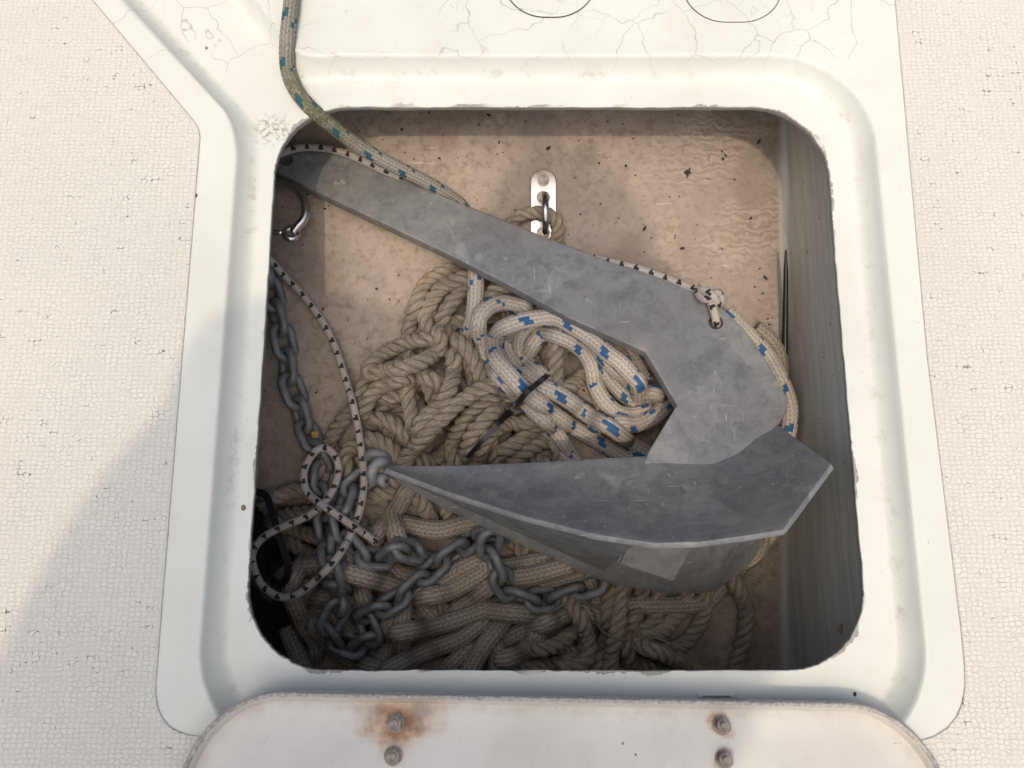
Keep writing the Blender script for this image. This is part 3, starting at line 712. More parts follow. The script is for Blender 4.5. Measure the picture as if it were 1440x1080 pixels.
bm = bmesh.new()
nose = [(C3[0], 0.004), (O3[12], 0.0), (2 * 0 + C3[22], 0.0)]
def inset(q, k_):
    m_ = (O3[q] + lowO[q]) / 2; return [m_ + (C3[q] - m_) * 0.30, m_ + (O3[q] - m_) * k_ + (C3[q] - m_) * 0.04, m_ + (lowO[q] - m_) * k_ + (C3[q] - m_) * 0.04]
ring0 = inset(1, 0.8); ring1 = inset(30, 0.84)
a_ = [bm.verts.new(p) for p in ring0]; b_ = [bm.verts.new(p) for p in ring1]
bm.faces.new(a_); bm.faces.new(b_[::-1])
for q in range(3): bm.faces.new((a_[q], b_[q], b_[(q + 1) % 3], a_[(q + 1) % 3]))
bmesh.ops.recalc_face_normals(bm, faces=bm.faces[:])
bm_obj('nose_weight', bm, M['galv0'], anchor)

# ------------------------------------------------------------------ galvanised chain, link by link
def link_mesh():
    d = 0.0083; p = 0.0245; wid = 0.0190; r = wid / 2; hl = (p + d - wid) / 2
    pts = [(hl + r * math.cos(a), r * math.sin(a), 0) for a in np.linspace(-math.pi / 2, math.pi / 2, 13)]
    pts += [(-hl + r * math.cos(a), r * math.sin(a), 0) for a in np.linspace(math.pi / 2, 3 * math.pi / 2, 13)]
    P = np.array(pts); n_ = len(P); nu = 10
    T = np.roll(P, -1, 0) - np.roll(P, 1, 0); T /= np.linalg.norm(T, axis=1)[:, None]
    B = np.array([0, 0, 1.0]); N_ = np.cross(B, T)
    th = np.arange(nu) / nu * 2 * math.pi
    V = P[:, None] + d / 2 * (np.cos(th)[None, :, None] * N_[:, None] + np.sin(th)[None, :, None] * B)
    i = np.arange(n_)[:, None]; j = np.arange(nu)[None]
    Fq = np.stack([i * nu + j, i * nu + (j + 1) % nu, ((i + 1) % n_) * nu + (j + 1) % nu, ((i + 1) % n_) * nu + j], -1).reshape(-1, 4)[:, ::-1]
    me = mesh_obj('link', V.reshape(-1, 3), Fq, M['chain']); data = me.data; bpy.data.objects.remove(me); return data
LINK = link_mesh(); PITCHL = 0.0245
def chain(pts, label, seed, lift=0.0, pre=None):
    rnd = random.Random(seed)
    Q = lay(pts, 0.0095, lift=lift, sink=0.9)
    if pre is not None: Q = np.vstack([pre, Q])
    d = arclen(Q); root = empty('anchor_chain'); tag(root, label, 'chain')
    n_ = int(d[-1] / PITCHL); roll = rnd.uniform(0, 1.0)
    nodes = np.stack([np.interp(np.arange(n_ + 1) * PITCHL, d, Q[:, q]) for q in range(3)], 1)
    links = []
    for q in range(n_):
        a, b = Vector(nodes[q]), Vector(nodes[q + 1]); x = (b - a).normalized()
        up = Vector((0, 0, 1)); y = up.cross(x).normalized(); z = x.cross(y)
        roll += rnd.uniform(-0.22, 0.22)
        ang = math.radians(48 if q % 2 else -42) + roll * 0.35
        y2 = y * math.cos(ang) + z * math.sin(ang); z2 = x.cross(y2)
        o = bpy.data.objects.new('link', LINK); COL.objects.link(o); o.parent = root
        c_ = (a + b) / 2
        o.matrix_local = Matrix(((x.x, y2.x, z2.x, c_.x), (x.y, y2.y, z2.y, c_.y), (x.z, y2.z, z2.z, c_.z), (0, 0, 0, 1)))
        links.append(o)
    return root, links
ch1, lk = chain([(350, 330), (372, 385), (384, 420), (392, 452), (402, 490), (405, 527), (416, 560), (427, 585), (431, 612), (445, 632), (456, 652), (452, 678), (454, 707), (460, 735), (464, 765), (468, 795), (474, 825), (478, 850),
       (466, 868), (462, 885), (474, 902), (492, 912), (512, 908), (526, 894), (524, 876), (510, 866), (520, 858), (545, 855), (568, 838), (588, 822), (602, 803), (622, 788), (646, 772), (668, 755), (692, 748), (716, 756), (738, 766)],
       'grey galvanised chain coming from under the deck edge and crossing below the anchor nose', 3)
ch2, _ = chain([(690, 752), (688, 775), (692, 795), (706, 815), (722, 838), (742, 846), (764, 838), (784, 842), (804, 830), (826, 826), (846, 816), (858, 800)],
       'short grey galvanised chain run emerging from under the fluke toward the gusset', 5, lift=0.002)
ch3, _ = chain([(518, 668), (502, 676), (490, 692), (480, 706), (481, 730), (488, 758), (504, 778), (522, 790), (545, 785), (564, 770), (584, 775), (602, 792)],
       'grey galvanised chain shackled beside the anchor nose under the black-flecked cord', 9)
tg = bm_obj('paint_mark', box_bm(0.0062, 0.0062, 0.003, 0.0006), M['yellow'], ch1); q = U(443, 611, -0.128); tg.location = q; tg.rotation_euler = (0.2, 0.2, 0.2)

# ------------------------------------------------------------------ white rope with blue flecks: hanked coil, tied, and its tail over the hatch edge
coil = [
 [(796, 462), (822, 480), (840, 502), (851, 524), (867, 544), (884, 560), (907, 569), (930, 567), (938, 556)],
 [(751, 482), (764, 469), (787, 473), (809, 484), (824, 498), (833, 516), (836, 538), (847, 560), (867, 580), (890, 583), (912, 578)],
 [(865, 594), (896, 596), (920, 586), (936, 570)],
 [(871, 489), (887, 502), (898, 522), (911, 538), (924, 545), (936, 555)],
 [(836, 484), (858, 511), (880, 531), (902, 549), (926, 553)],
 [(752, 452), (736, 462), (731, 480), (736, 504), (756, 524), (765, 532)],
 [(745, 450), (722, 458), (713, 472), (711, 488), (718, 507), (733, 524), (751, 538), (770, 547), (790, 557), (813, 573), (832, 587), (857, 600), (877, 615), (900, 630)],
 [(740, 433), (764, 436), (791, 447), (818, 460), (844, 478), (869, 498), (884, 516), (897, 540)],
 [(669, 372), (669, 387), (669, 409), (668, 431), (666, 450)],
 [(738, 432), (722, 428), (707, 426), (687, 432), (674, 447), (673, 467), (678, 484), (684, 504), (700, 527), (716, 544), (735, 563), (753, 580), (773, 598), (788, 617), (802, 640)],
 [(900, 540), (873, 511), (853, 496), (836, 480), (805, 459), (782, 447), (756, 448), (729, 453), (704, 464), (694, 484), (698, 507), (713, 524), (731, 544), (747, 558), (767, 572), (790, 590), (817, 607), (840, 620), (870, 638)]]
segsW = [lay(s, RW) for s in coil]
PW = chain_up(segsW, RW)
ncw, pkw = 12, 0.0042
flw = flecks(ncw, pkw, 10, [(0, 0, 2, 2), (3, 5, 2, 1), (6, 3, 2, 2), (9, 8, 2, 1)])
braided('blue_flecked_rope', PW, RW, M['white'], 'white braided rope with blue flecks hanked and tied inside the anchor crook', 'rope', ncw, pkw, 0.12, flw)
# tail: out over the ledge, along the channel to the bow
tail = [(424, -90), (414, -30), (408, 20), (404, 60), (405, 98), (417, 128), (438, 153), (472, 181), (510, 209), (560, 236), (600, 256), (640, 281), (656, 300), (664, 330), (668, 372)]
tz = [0.014, 0.0125, 0.011, 0.009, 0.008, 0.0075, 0.003, -0.018, -0.040, -0.066, -0.090, -0.120, -0.125, -0.130, -0.128]
RT = 0.0062
TP = np.array([U(a, b, z) for (a, b), z in zip(tail, tz)])
for q in range(6):
    for _ in range(4):
        zz = float(deck_h(TP[q:q + 1, 0], TP[q:q + 1, 1])[0]) + RT * 0.95; TP[q] = np.array(U(tail[q][0], tail[q][1], zz))
av = arclen(TP)[6]
alg = lambda v: np.clip(1.25 * np.exp(-((v - av) / 0.042) ** 2), 0, 1)
flt = flecks(12, 0.0040, 9, [(0, 0, 2, 2), (3, 4, 2, 1), (6, 6, 2, 2), (9, 2, 2, 1)])
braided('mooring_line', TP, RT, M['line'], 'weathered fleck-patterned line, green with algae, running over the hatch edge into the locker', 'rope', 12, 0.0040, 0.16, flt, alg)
braided('rope_bight', lay([(1020, 440), (1036, 454), (1054, 473), (1077, 498), (1093, 526), (1105, 553), (1111, 578), (1108, 606), (1098, 630)], RW, lift=0.03, do_stamp=False), RW, M['white'],
        'white blue-flecked rope bight showing between the shank edge and locker wall', 'rope', ncw, pkw, 0.12, flw)

# ------------------------------------------------------------------ thin black-flecked cord
zs = lambda px, py, h=RC: onplane(px, py, h)
cordA = [zs(1008, 452, -0.012), zs(1008, 456, -0.003), zs(1007, 452, 0.0035), zs(1004, 438, 0.006), zs(999, 424, 0.006), zs(992, 413, 0.004), zs(978, 407, 0.002), zs(958, 399, -0.001), zs(930, 389, -0.003), zs(895, 377, -0.004), zs(860, 369, -0.010), zs(800, 352, -0.018),
         zs(700, 312, -0.019), zs(620, 281, -0.018), zs(580, 259, -0.010), zs(558, 247, 0.001), zs(540, 240, 0.004), zs(510, 226, 0.0045), zs(480, 214, 0.005), zs(450, 208, 0.005), zs(420, 208, 0.005), zs(396, 215, 0.005), zs(372, 226, 0.005), zs(340, 250, -0.002)]
cordA = [np.array(p) for p in cordA]
cB = [(350, 330), (366, 352), (385, 371), (400, 388), (430, 420), (455, 455), (472, 490), (485, 530), (497, 570), (505, 610), (510, 650), (512, 680), (508, 710), (500, 735), (488, 763), (470, 790), (445, 815), (420, 835), (395, 840), (370, 825), (357, 800), (355, 777),
      (370, 756), (395, 742), (430, 727), (452, 712), (466, 693), (475, 670), (475, 650), (465, 634), (450, 630), (436, 644), (427, 665), (430, 688), (442, 702), (462, 716), (490, 735), (515, 752), (531, 764)]
# settle piece by piece so that the cord crosses over itself
cordB = []
for a, b in ((0, 15), (14, 26), (25, 39)):
    seg_ = lay(cB[a:b], RC, lift=0.0015, zmin=-0.145); cordB.append(seg_ if a == 0 else seg_[1:])
cordB = np.vstack(cordB)
Pc = np.vstack([cordA, cordB[::1]])
keep = [0]
for q in range(1, len(Pc)):
    if np.linalg.norm(Pc[q] - Pc[keep[-1]]) > 0.004: keep.append(q)
Pc = catmull(Pc[keep], 0.002)
for q in range(3): Pc[:, q] = smooth1(Pc[:, q], 2)
flc = flecks(8, 0.0023, 6, [(0, 0, 1, 2), (1, 1, 1, 1), (4, 0, 1, 2), (5, 1, 1, 1)])
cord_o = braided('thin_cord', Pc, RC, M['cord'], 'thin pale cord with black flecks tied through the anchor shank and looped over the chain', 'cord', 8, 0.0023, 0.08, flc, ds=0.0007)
# its knot at the shank
kn = [zs(980, 409, 0.004), zs(986, 418, 0.007), zs(996, 420, 0.011), zs(1008, 412, 0.010), zs(1013, 417, 0.006), zs(1011, 428, 0.004), zs(1002, 416, 0.013), zs(988, 407, 0.010), zs(984, 412, 0.004)]
ko = braided('knot', np.array([np.array(p) for p in kn]), RC, M['cord'], None, None, 8, 0.0023, 0.08, flc, ds=0.0007); ko.parent = cord_o

# ------------------------------------------------------------------ cable tie round the hank, strap, rod, twine
def ribbon(name, P, wid, th, mat, parent=None, taper=None):
    P = catmull(np.asarray(P, float), 0.003); T = np.gradient(P, axis=0); T /= np.linalg.norm(T, axis=1)[:, None]
    up = np.array([0, 0, 1.0]); B = np.cross(T, up); B /= np.linalg.norm(B, axis=1)[:, None] + 1e-9; N_ = np.cross(B, T)
    wv_ = np.full(len(P), wid) if taper is None else wid * taper(np.linspace(0, 1, len(P)))
    V = []
    for q in range(len(P)):
        b = B[q] * wv_[q] / 2; n_ = N_[q] * th / 2
        V += [P[q] + b + n_, P[q] - b + n_, P[q] - b - n_, P[q] + b - n_]
    n_ = len(P); fc = []
    for q in range(n_ - 1):
        for e in range(4): fc.append([q * 4 + e, q * 4 + (e + 1) % 4, (q + 1) * 4 + (e + 1) % 4, (q + 1) * 4 + e])
    fc += [[0, 3, 2, 1][::-1], [(n_ - 1) * 4 + e for e in range(4)]]
    return mesh_obj(name, V, fc, mat, parent, smooth=False)
def zp(px, py, dz=0.0):
    z = -0.13
    for _ in range(4):
        x, y = Uxy(px, py, z); i_ = int(round((x - GX0) / GS)); j_ = int(round((y - GY0) / GS)); z = HM[i_ - 2:i_ + 3, j_ - 2:j_ + 3].max() + dz
    return np.array(U(px, py, z))
tie = empty('cable_tie'); tag(tie, 'black plastic cable tie cinched around the blue-flecked rope hank', 'cable tie')
over = [zp(774, 524, -0.014), zp(766, 531, 0.001), zp(756, 539, 0.0025), zp(746, 547, 0.003), zp(737, 556, 0.0025), zp(729, 566, 0.001), zp(724, 573, -0.006)]
ribbon('band', over, 0.0050, 0.0013, M['black'], tie)
ztail = [zp(726, 571, 0.000), zp(716, 581, 0.004), zp(702, 594, 0.005), zp(690, 607, 0.004), zp(676, 622, 0.003), zp(657, 644, 0.003)]
ribbon('tail', ztail, 0.0062, 0.0014, M['black'], tie, lambda t: 1.0 - 0.45 * t)
hb = bm_obj('head', box_bm(0.0075, 0.0085, 0.005, 0.001), M['black'], tie); hb.location = zp(727, 569, 0.002); hb.rotation_euler = (0.2, 0.1, -0.7)
strap = [U(352, 690, -0.17), U(373, 696, -0.16), U(381, 715, -0.155), U(388, 740, -0.15), U(398, 770, -0.15), U(405, 795, -0.152), U(402, 815, -0.158), U(390, 822, -0.17), U(374, 800, -0.19), U(366, 760, -0.20), U(362, 710, -0.20)]
st = ribbon('black_strap', [np.array(p) for p in strap], 0.0065, 0.0022, M['black']); tag(st, 'black webbing strap looped in the dark corner inside the cord loop', 'strap')
rod_pts = [U(1105, 352, -0.112), U(1105, 400, -0.125), U(1104, 470, -0.142), U(1103, 540, -0.155), U(1102, 600, -0.168)]
RP = catmull(np.array([np.array(p) for p in rod_pts]), 0.004)
RP[:, 0] = np.minimum(RP[:, 0], LX1 - 0.0042)
rod = tube('black_rod', RP, np.interp(np.linspace(0, 1, len(RP)), [0, 0.12, 0.5, 1], [0.0009, 0.0022, 0.0030, 0.0034]), M['black'], nu=10)
tag(rod, 'thin pointed black rod standing against the locker wall beside the shank', 'rod')
tw = lay([(770, 862), (801, 847), (822, 847), (834, 859), (840, 878), (853, 892), (872, 899), (892, 898), (917, 896), (938, 903), (953, 916)], 0.0013, lift=0.001, do_stamp=False)
two = tube('twine', catmull(tw, 0.002), 0.0013, M['twine'], nu=7); tag(two, 'thin brown twine curling over the twisted rope near the aft wall', 'twine')

# ------------------------------------------------------------------ shackles and pad eye
def eye(name, c, rad, wire, mat, parent, n=(0, 0, 1)):
    n = Vector(n).normalized(); a = n.orthogonal().normalized(); b = n.cross(a)
    P = [np.array(Vector(c) + a * rad * math.cos(t) + b * rad * math.sin(t)) for t in np.linspace(0, 2 * math.pi, 25)]
    return tube(name, np.array(P), wire, mat, parent, nu=10)
ZS = -0.108
bs = empty('bow_shackle'); tag(bs, 'shiny stainless bow shackle hanging beside the anchor shank end', 'shackle')
zz = ZS
bow = [(352, 330), (350, 300), (360, 274), (378, 260), (398, 258), (415, 264), (426, 278), (430, 294), (427, 308), (418, 319), (411, 328)]
tube('bow', catmull(np.array([np.array(U(a, b, zz)) for a, b in bow]), 0.002), 0.0042, M['steel'], bs, nu=12)
eye('pin_eye', U(409, 329, zz), 0.0054, 0.0033, M['steel'], bs, (0.3, 0.2, 1))
tube('pin', np.array([np.array(U(a, 327, zz)) for a in (403, 390, 375, 352)]), 0.0026, M['steel'], bs, nu=12)
gs = empty('nose_shackle'); tag(gs, 'dull grey galvanised shackle against the anchor nose tip', 'shackle')
pl = lambda L_: np.array([np.array(onplane(a, b, h)) for a, b, h in L_])
tube('bow', catmull(pl([(549, 656, -0.020), (538, 650, -0.008), (528, 655, -0.006), (523, 666, -0.008), (526, 678, -0.016)]), 0.0015), 0.0050, M['chain'], gs, nu=12)
tube('pin_head', pl([(535, 672, -0.014), (539, 675, -0.009), (541, 677, -0.005)]), [0.0048, 0.0058, 0.0050], M['galv0'], gs, nu=14)
tube('pin_hole', pl([(543, 677, -0.008), (543.5, 677.2, 0.0004)]), 0.0016, M['dark'], gs, nu=10)
tube('link_eye', catmull(pl([(516, 642, -0.030), (526, 638, -0.026), (538, 640, -0.026), (546, 648, -0.030)]), 0.0015), 0.0046, M['chain'], gs, nu=12)
# pad eye plate on the sloping liner
pe = empty('pad_eye'); tag(pe, 'stainless pad eye plate bolted to the locker floor', 'pad eye')
def fpt(px, py, h=0.0):
    z = -0.18
    for _ in range(6):
        p = U(px, py, z); z = float(zfloor(p.x, p.y)) + h
    return U(px, py, z)
pa, pb = fpt(764, 258), fpt(764, 352)
ydir = (pa - pb).normalized(); xdir = Vector((1, 0, 0)); zdir = xdir.cross(ydir).normalized(); xdir = ydir.cross(zdir)
hw = (fpt(782, 300) - fpt(746, 300)).length / 2
Lp = (pa - pb).length
lp = [(hw * math.cos(a), Lp + hw * math.sin(a) * 1.0) for a in np.linspace(0, math.pi, 16)] + [(hw * math.cos(a), hw * math.sin(a)) for a in np.linspace(math.pi, 2 * math.pi, 16)]
PM = Matrix(((xdir.x, ydir.x, zdir.x, pb.x), (xdir.y, ydir.y, zdir.y, pb.y), (xdir.z, ydir.z, zdir.z, pb.z), (0, 0, 0, 1)))
prism('plate', [lp], 0.003, M['steel'], pe, PM @ Matrix.Translation((0, 0, 0.0042)), bev=0.0006)
def disc(name, c, r, h, mat, parent, axis, seg=20, bev=0.0006, hexa=False):
    bm = bmesh.new(); bmesh.ops.create_cone(bm, cap_ends=True, segments=6 if hexa else seg, radius1=r, radius2=r, depth=h)
    bmesh.ops.bevel(bm, geom=[e for e in bm.edges if abs(e.verts[0].co.z - e.verts[1].co.z) < 1e-6], offset=bev, segments=2, affect='EDGES')
    o = bm_obj(name, bm, mat, parent); q = Vector(axis).to_track_quat('Z', 'Y'); o.rotation_euler = q.to_euler(); o.location = Vector(c) + Vector(axis).normalized() * h / 2
    return o
for (py, kind_) in ((254, 'b'), (278, 'n'), (328, 'n')):
    p = fpt(764, py, 0.004)
    if kind_ == 'b':
        disc('bolt_head', p + zdir * 0.0002, 0.0055, 0.0036, M['bolt'], pe, zdir, hexa=False)
    else:
        disc('washer', p, 0.0066, 0.0016, M['bolt'], pe, zdir); disc('nut', p + zdir * 0.0016, 0.0052, 0.004, M['bolt'], pe, zdir, hexa=True)
ua, ub = fpt(765, 278, 0.005), fpt(766, 327, 0.005); um = (ua + ub) / 2
up_ = [ua, ua + zdir * 0.010, ua * 0.85 + ub * 0.15 + zdir * 0.021, um + zdir * 0.026, ub * 0.85 + ua * 0.15 + zdir * 0.021, ub + zdir * 0.010, ub]
tube('eye_bow', catmull(np.array([np.array(p) for p in up_]), 0.0015), 0.0033, M['steel'], pe, nu=12)

# ------------------------------------------------------------------ the lid, folded back on its hinges, underside up
def m_lid():
    m = NM('lid_underside', 0.45)
    n = m.noise(12, 5); f = m.noise(90, 5, 0.7)
    col = m.mix(m.ramp(n, 0.35, 0.7), (0.66, 0.665, 0.61), (0.575, 0.57, 0.515))
    col = m.mix(m.math('MULTIPLY', m.ramp(f, 0.55, 0.75), 0.4), col, (0.50, 0.47, 0.42))
    spk = m.math('MULTIPLY', m.ramp(m.voro(70, 'F1'), 0.05, 0.09, 1, 0), m.ramp(m.noise(45, 2), 0.56, 0.6))
    col = m.mix(spk, col, (0.10, 0.09, 0.08))
    for (px, py, r, am) in ((556, 1017, 0.023, 0.95), (1013, 1020, 0.012, 0.7), (585, 1003, 0.026, 0.6), (530, 1005, 0.018, 0.4), (1018, 1068, 0.010, 0.45)):
        p = LIDP(px, py); d = m.vmath('DISTANCE', m.co, tuple(p))
        wobd = m.math('ADD', d, m.math('MULTIPLY', m.math('SUBTRACT', m.noise(70, 4, 0.65), 0.5), 0.030))
        rs = m.math('MULTIPLY', m.ramp(wobd, r * 0.25, r, 1, 0), am)
        col = m.mix(rs, col, m.mix(m.ramp(wobd, 0.002, r * 0.7), (0.16, 0.07, 0.03), (0.50, 0.28, 0.13)))
    ed = m.attr('edge')
    g = m.math('MULTIPLY', m.ramp(m.math('ADD', ed, m.math('MULTIPLY', m.math('SUBTRACT', f, 0.5), 0.02)), 0.002, 0.016, 1, 0), 0.5)
    col = m.mix(g, col, (0.33, 0.28, 0.22))
    return m.done(col, m.ramp(n, 0.3, 0.7, 0.4, 0.55), m.bump(m.math('ADD', n, m.math('MULTIPLY', f, 0.3)), 0.3, 0.002))
LIDO = U(760, 978, 0.016); LT = math.radians(-12)               # hinge edge stands a little above the ledge
LN = Vector((0.02, math.sin(LT) * -1, math.cos(LT))).normalized()
def LIDP(px, py, h=0.0):
    r = ray(px, py); o = Vector((0, 0, H)); t = (LIDO + LN * h - o).dot(LN) / r.dot(LN); return o + r * t
M['lid'] = m_lid()
lx = Vector((1, -0.018, 0)); lx = (lx - LN * lx.dot(LN)).normalized(); ly = LN.cross(lx)
def lid2(px, py):
    p = LIDP(px, py) - LIDO; return p.dot(lx), p.dot(ly)
xl, _ = lid2(257, 1085); xr, _ = lid2(1325, 1085)
LW0, LW1, LL = xl, xr, 0.50
def lid_outline(off, nc=20):
    return np.array(rrect(LW0 + off, LW1 - off, -LL + off, -off + 0.0, 0.062 - off, nc))
offs = [(0.0, -0.007), (0.0, 0.0055), (0.0008, 0.0065), (0.0040, 0.0065), (0.0050, 0.0055), (0.0065, 0.0008), (0.010, -0.0003), (0.03, 0.0)]
rings = []; ED = []
for o_, h_ in offs:
    L2 = lid_outline(o_); jz = rng.normal(0, 0.00035, len(L2)) if h_ > 0.004 else np.zeros(len(L2))
    rings.append(np.array([np.array(LIDO + lx * a + ly * b + LN * (h_ + jj)) for (a, b), jj in zip(L2, jz)])); ED.append(np.full(len(L2), o_))
cen = np.array(LIDO + lx * (LW0 + LW1) / 2 + ly * (-LL / 2))
for s in (0.8, 0.55, 0.3, 0.0):
    rings.append(cen + (rings[7] - cen) * s); ED.append(np.full(len(rings[0]), 0.1))
rings.insert(0, cen - np.array(LN) * 0.007 + (rings[0] - cen) * 0.0); ED.insert(0, np.full(len(rings[1]), 0.1))
V = np.vstack(rings); nn = len(rings[0]); nr = len(rings); i = np.arange(nr - 1)[:, None]; j = np.arange(nn)[None]; k = (j + 1) % nn
Fq = np.stack([i * nn + j, i * nn + k, (i + 1) * nn + k, (i + 1) * nn + j], -1).reshape(-1, 4)
lid = empty('hatch_lid'); tag(lid, 'off-white hatch lid folded back, rust-stained underside with bolts facing up', 'hatch lid')
lp_ = mesh_obj('panel', V, Fq, M['lid'], lid, attrs={'edge': np.concatenate(ED)})
md = lp_.modifiers.new('n', 'EDGE_SPLIT'); md.split_angle = math.radians(40)
# rough grey laminate along the rim of the lid
lam = m_flat('rough_laminate_edge', (0.50, 0.49, 0.46), 0.75, 0, 0.45, 420, 0.8)
L2 = lid_outline(0.0024, 60); LPp = np.array([np.array(LIDO + lx * a + ly * b + LN * 0.0066) for a, b in L2]); LPp = np.vstack([LPp, LPp[:1]])
LPs = arclen(LPp); LPn = np.arange(0, LPs[-1], 0.003); LPp = np.stack([np.interp(LPn, LPs, LPp[:, q]) for q in range(3)], 1); tube('rim_edge', LPp, 0.0016 + 0.0004 * rng.normal(0, 1, len(LPp)).clip(-1, 1), lam, lid, nu=8)
for (px, py) in ((556, 1017), (553, 1063), (1015, 1020), (1018, 1068)):
    p = LIDP(px, py, 0.0002)
    wsh = disc('washer', p, 0.0062, 0.0014, M['bolt'], lid, LN, 24)
    disc('nut', p + LN * 0.0014, 0.0045, 0.0040, M['bolt'], lid, LN, 20)
    disc('bolt_end', p + LN * 0.0054, 0.0024, 0.0022, M['bolt'], lid, LN, 16, 0.0004)

# ------------------------------------------------------------------ crumbs of dirt on the locker floor
bm = bmesh.new(); rr = random.Random(4)
for q in range(110):
    px = rr.uniform(400, 1100); py = rr.uniform(150, 460) if q < 85 else rr.uniform(460, 640)
    p = fpt(px, py, 0.0008); s = rr.choice([0.0006, 0.0008, 0.0010, 0.0015])
    mt = Matrix.Translation(p) @ Matrix.Rotation(rr.uniform(0, 6.28), 4, 'Z') @ Matrix.Diagonal((s * rr.uniform(1, 2.4), s, s * 0.6, 1))
    bmesh.ops.create_icosphere(bm, subdivisions=1, radius=1.0, matrix=mt)
deb = bm_obj('floor_debris', bm, M['leaf']); tag(deb, 'scattered black crumbs of dirt on the locker floor', 'debris', kind='stuff')
lf = fpt(967, 243, 0.002)
bm = bmesh.new(); pts = [(-3, 0), (-1.5, 1.4), (0.3, 0.8), (1.6, 3.2), (2.2, 3.4), (1.4, 0.9), (2.6, -0.6), (0.6, -1.6), (-0.4, -4.2), (-1.3, -1.6)]
vs_ = [bm.verts.new((a * 0.0013, b * 0.0015, 0.0006 * ((q * 37) % 5))) for q, (a, b) in enumerate(pts)]; fce = bm.faces.new(vs_)
r_ = bmesh.ops.extrude_face_region(bm, geom=[fce]); bmesh.ops.translate(bm, vec=(0, 0, 0.0007), verts=[e for e in r_['geom'] if isinstance(e, bmesh.types.BMVert)])
leaf = bm_obj('dead_leaf', bm, M['leaf']); leaf.location = lf; tag(leaf, 'small dark curled leaf scrap lying on the bare locker floor', 'leaf')

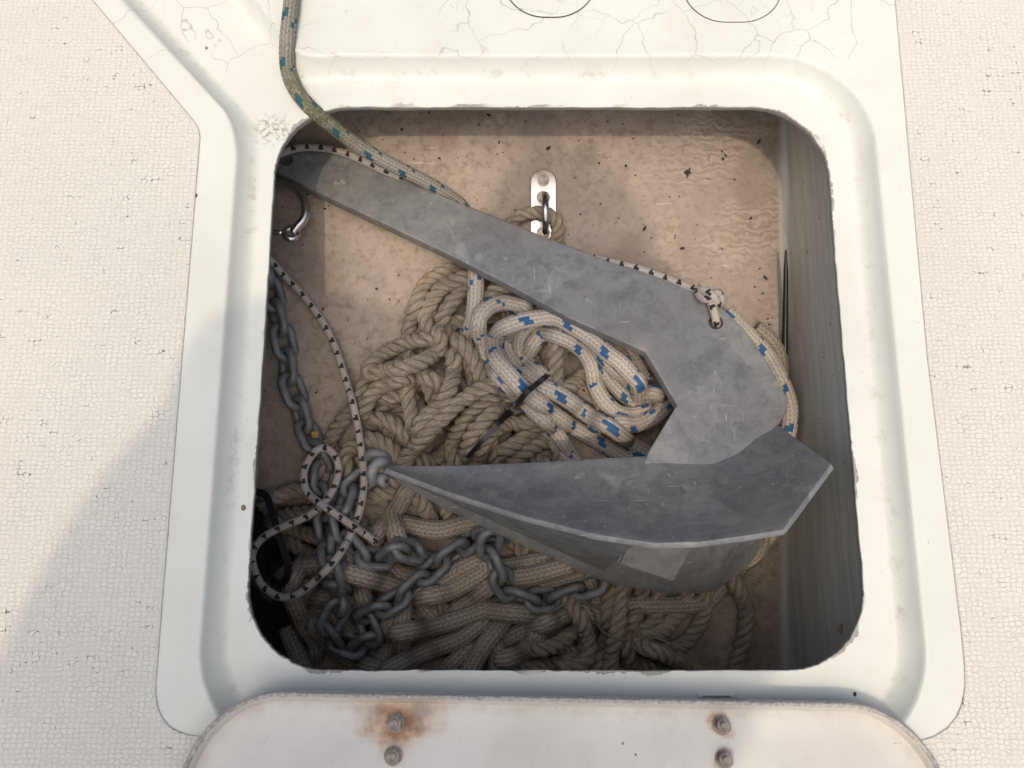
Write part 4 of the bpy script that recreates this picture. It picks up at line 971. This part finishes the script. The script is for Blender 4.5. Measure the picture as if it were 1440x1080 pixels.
# ------------------------------------------------------------------ the person taking the picture, leaning over the hatch (outside the frame; casts the shadow)
def person():
    parts = []
    def limb(pts, rs, nu=16):
        P = catmull(np.column_stack([np.array(pts, float), np.array(rs, float)]), 0.012)
        V, Fq_, tri, _, _ = tube_geo(P[:, :3], P[:, 3], nu); parts.append((V, Fq_.tolist() + [list(t) for t in tri]))
        for e in (0, -1): ball(P[e, :3], P[e, 3])
    def ball(c, r, s=(1, 1, 1)):
        bm = bmesh.new(); bmesh.ops.create_uvsphere(bm, u_segments=20, v_segments=14, radius=1.0)
        V = np.array([v.co[:] for v in bm.verts]) * r * np.array(s) + np.array(c); Fc = [[v.index for v in f.verts] for f in bm.faces]; bm.free(); parts.append((V, Fc))
    hip = np.array((-0.43, -0.78, 0.95)); neck = np.array((-0.10, -0.365, 1.25)); hd = np.array((-0.045, -0.212, 1.275))
    ax = (neck - hip) / np.linalg.norm(neck - hip); side = np.cross(ax, (0, 0, 1)); side /= np.linalg.norm(side)
    for o in (-0.075, 0, 0.075): limb([hip + side * o, hip + ax * 0.2 + side * o + (0, 0, 0.03), hip + ax * 0.42 + side * o * 1.5 + (0, 0, 0.02), neck - ax * 0.06 + side * o * 1.6], [0.105, 0.105, 0.11, 0.085])
    limb([neck - ax * 0.05, neck + (hd - neck) * 0.6], [0.062, 0.058])
    ball(hd, 0.100, (0.86, 1.0, 1.05)); ball(hd + np.array((0.02, 0.055, -0.045)), 0.062, (0.85, 0.9, 1.0))
    ball(hd + np.array((0.035, 0.108, -0.035)), 0.016, (0.8, 1.2, 1.3))           # nose
    for s in (-1, 1): ball(hd + np.array((s * 0.080, -0.005, -0.02)), 0.024, (0.45, 0.9, 1.3))
    for s in (-1, 1):
        sh = neck - ax * 0.07 + side * s * (0.195 if s > 0 else 0.165) + np.array((0, 0 if s > 0 else 0.015, 0))
        el = np.array((0.145, -0.31, 0.95)) if s > 0 else np.array((-0.275, -0.25, 0.95))
        wr = np.array((s * 0.105, -0.085, 0.655))
        limb([sh, (sh + el) / 2, el], [0.062, 0.056, 0.046]); limb([el, (el + wr) / 2, wr], [0.046, 0.042, 0.028])
        pc = np.array((s * 0.092, -0.035, 0.615)); limb([wr, pc, pc + np.array((-s * 0.006, 0.018, -0.008))], [0.028, 0.034, 0.030])
        for q, (dy, ln) in enumerate(((0.030, 0.062), (0.012, 0.068), (-0.006, 0.064), (-0.022, 0.052))):
            b = pc + np.array((-s * 0.002, dy, 0.002)); limb([b, b + np.array((-s * 0.006, 0.004, -0.026)), b + np.array((-s * 0.03, 0.004, -0.0205 + 0.012)), b + np.array((-s * ln * 0.75, 0.003, -0.006))], [0.0105, 0.0095, 0.0088, 0.0078], 10)
        limb([pc + np.array((-s * 0.010, -0.022, 0.004)), pc + np.array((-s * 0.034, -0.020, 0.006)), pc + np.array((-s * 0.052, -0.008, 0.002))], [0.013, 0.011, 0.009], 10)
        hp = hip + side * s * 0.10; kn_ = np.array((hp[0] + 0.03 + s * 0.05, hp[1] - 0.02, 0.49)); an = np.array((hp[0] - 0.03 + s * 0.07, hp[1] - 0.12, 0.105))
        limb([hp, (hp + kn_) / 2, kn_], [0.098, 0.082, 0.060]); limb([kn_, kn_ * 0.6 + an * 0.4 + (0, -0.015, 0), an], [0.060, 0.058, 0.040])
        limb([an + (0, -0.035, -0.05), an + (0.02, 0.07, -0.055), an + (0.05, 0.17, -0.062)], [0.038, 0.038, 0.030])
    V = []; Fc = []; o = 0
    for v, f in parts:
        V.append(v); Fc += [[q + o for q in ff] for ff in f]; o += len(v)
    skin = m_flat('skin', (0.50, 0.32, 0.24), 0.55, 0, 0.15, 40); coat = m_flat('pale_shirt', (0.66, 0.66, 0.64), 0.85, 0, 0.3, 90); trs = m_flat('grey_trousers', (0.10, 0.10, 0.10), 0.9, 0, 0.3, 120); shoe = m_flat('deck_shoe', (0.12, 0.08, 0.05), 0.6, 0, 0.3)  # unseen shirt made pale so it reflects light down onto the shaded deck
    me = mesh_obj('person', np.vstack(V), Fc, skin)
    rm = me.modifiers.new('skin', 'REMESH'); rm.mode = 'VOXEL'; rm.voxel_size = 0.007; rm.use_smooth_shade = True
    sm = me.modifiers.new('sm', 'SMOOTH'); sm.iterations = 3; sm.factor = 0.5
    dg = bpy.context.evaluated_depsgraph_get(); dg.update(); nm = bpy.data.meshes.new_from_object(me.evaluated_get(dg)); me.modifiers.clear(); me.data = nm
    nm.materials.clear()
    for mm in (skin, coat, trs, shoe): nm.materials.append(mm)
    for p in nm.polygons:
        c_ = np.array(p.center); t = (c_ - hip) @ ax
        if c_[2] < 0.10 and c_[1] < -0.6: p.material_index = 3
        elif t < 0.05 or (c_[2] < 0.8 and c_[1] < -0.5): p.material_index = 2
        elif np.linalg.norm(c_ - hd) < 0.14 and (c_ - neck) @ ax > 0.0: p.material_index = 0
        elif c_[1] > -0.11 and c_[2] < 0.70: p.material_index = 0
        else: p.material_index = 1
    tag(me, 'person in a pale shirt bending over the hatch with a phone in both hands', 'person')
    bm = bmesh.new(); bmesh.ops.create_uvsphere(bm, u_segments=28, v_segments=18, radius=0.106); bmesh.ops.scale(bm, vec=(0.86, 1.0, 1.03), verts=bm.verts)
    bmesh.ops.delete(bm, geom=[v for v in bm.verts if v.co.y > 0.035 and v.co.z < 0.05 or v.co.z < -0.06], context='VERTS')
    for v in bm.verts: v.co += v.co.normalized() * 0.004 * math.sin(v.co.x * 190) * math.sin(v.co.z * 170 + v.co.y * 90)
    hr = bm_obj('hair', bm, m_flat('brown_hair', (0.05, 0.033, 0.022), 0.7, 0, 0.5, 250), me, True); hr.location = hd
    for s in (-1, 1):
        for nm_, rad_, off, mt_ in (('eye', 0.0125, (0.012 + s * 0.030, 0.088, -0.012), m_flat('eye_white', (0.75, 0.73, 0.70), 0.2)),):
            bm = bmesh.new(); bmesh.ops.create_uvsphere(bm, u_segments=12, v_segments=8, radius=rad_); e_ = bm_obj(nm_, bm, mt_, me, True); e_.location = hd + np.array(off)
    bm = box_bm(0.040, 0.010, 0.010, 0.004); mo = bm_obj('mouth', bm, m_flat('lip', (0.36, 0.15, 0.13), 0.5), me, True); mo.location = hd + np.array((0.03, 0.098, -0.078))
person()
ph = empty('phone', (0, 0, H)); tag(ph, 'dark phone held flat over the hatch in both hands', 'phone'); ph.rotation_euler = (PITCH, 0, 0)
b_ = bm_obj('case', box_bm(0.158, 0.076, 0.0085, 0.003, 3), M['black'], ph); b_.location = (0.0, -0.018, 0.0105)
s_ = bm_obj('screen', box_bm(0.150, 0.069, 0.0006), m_flat('phone_glass', (0.02, 0.02, 0.025), 0.1), ph); s_.location = (0.0, -0.018, 0.0152)
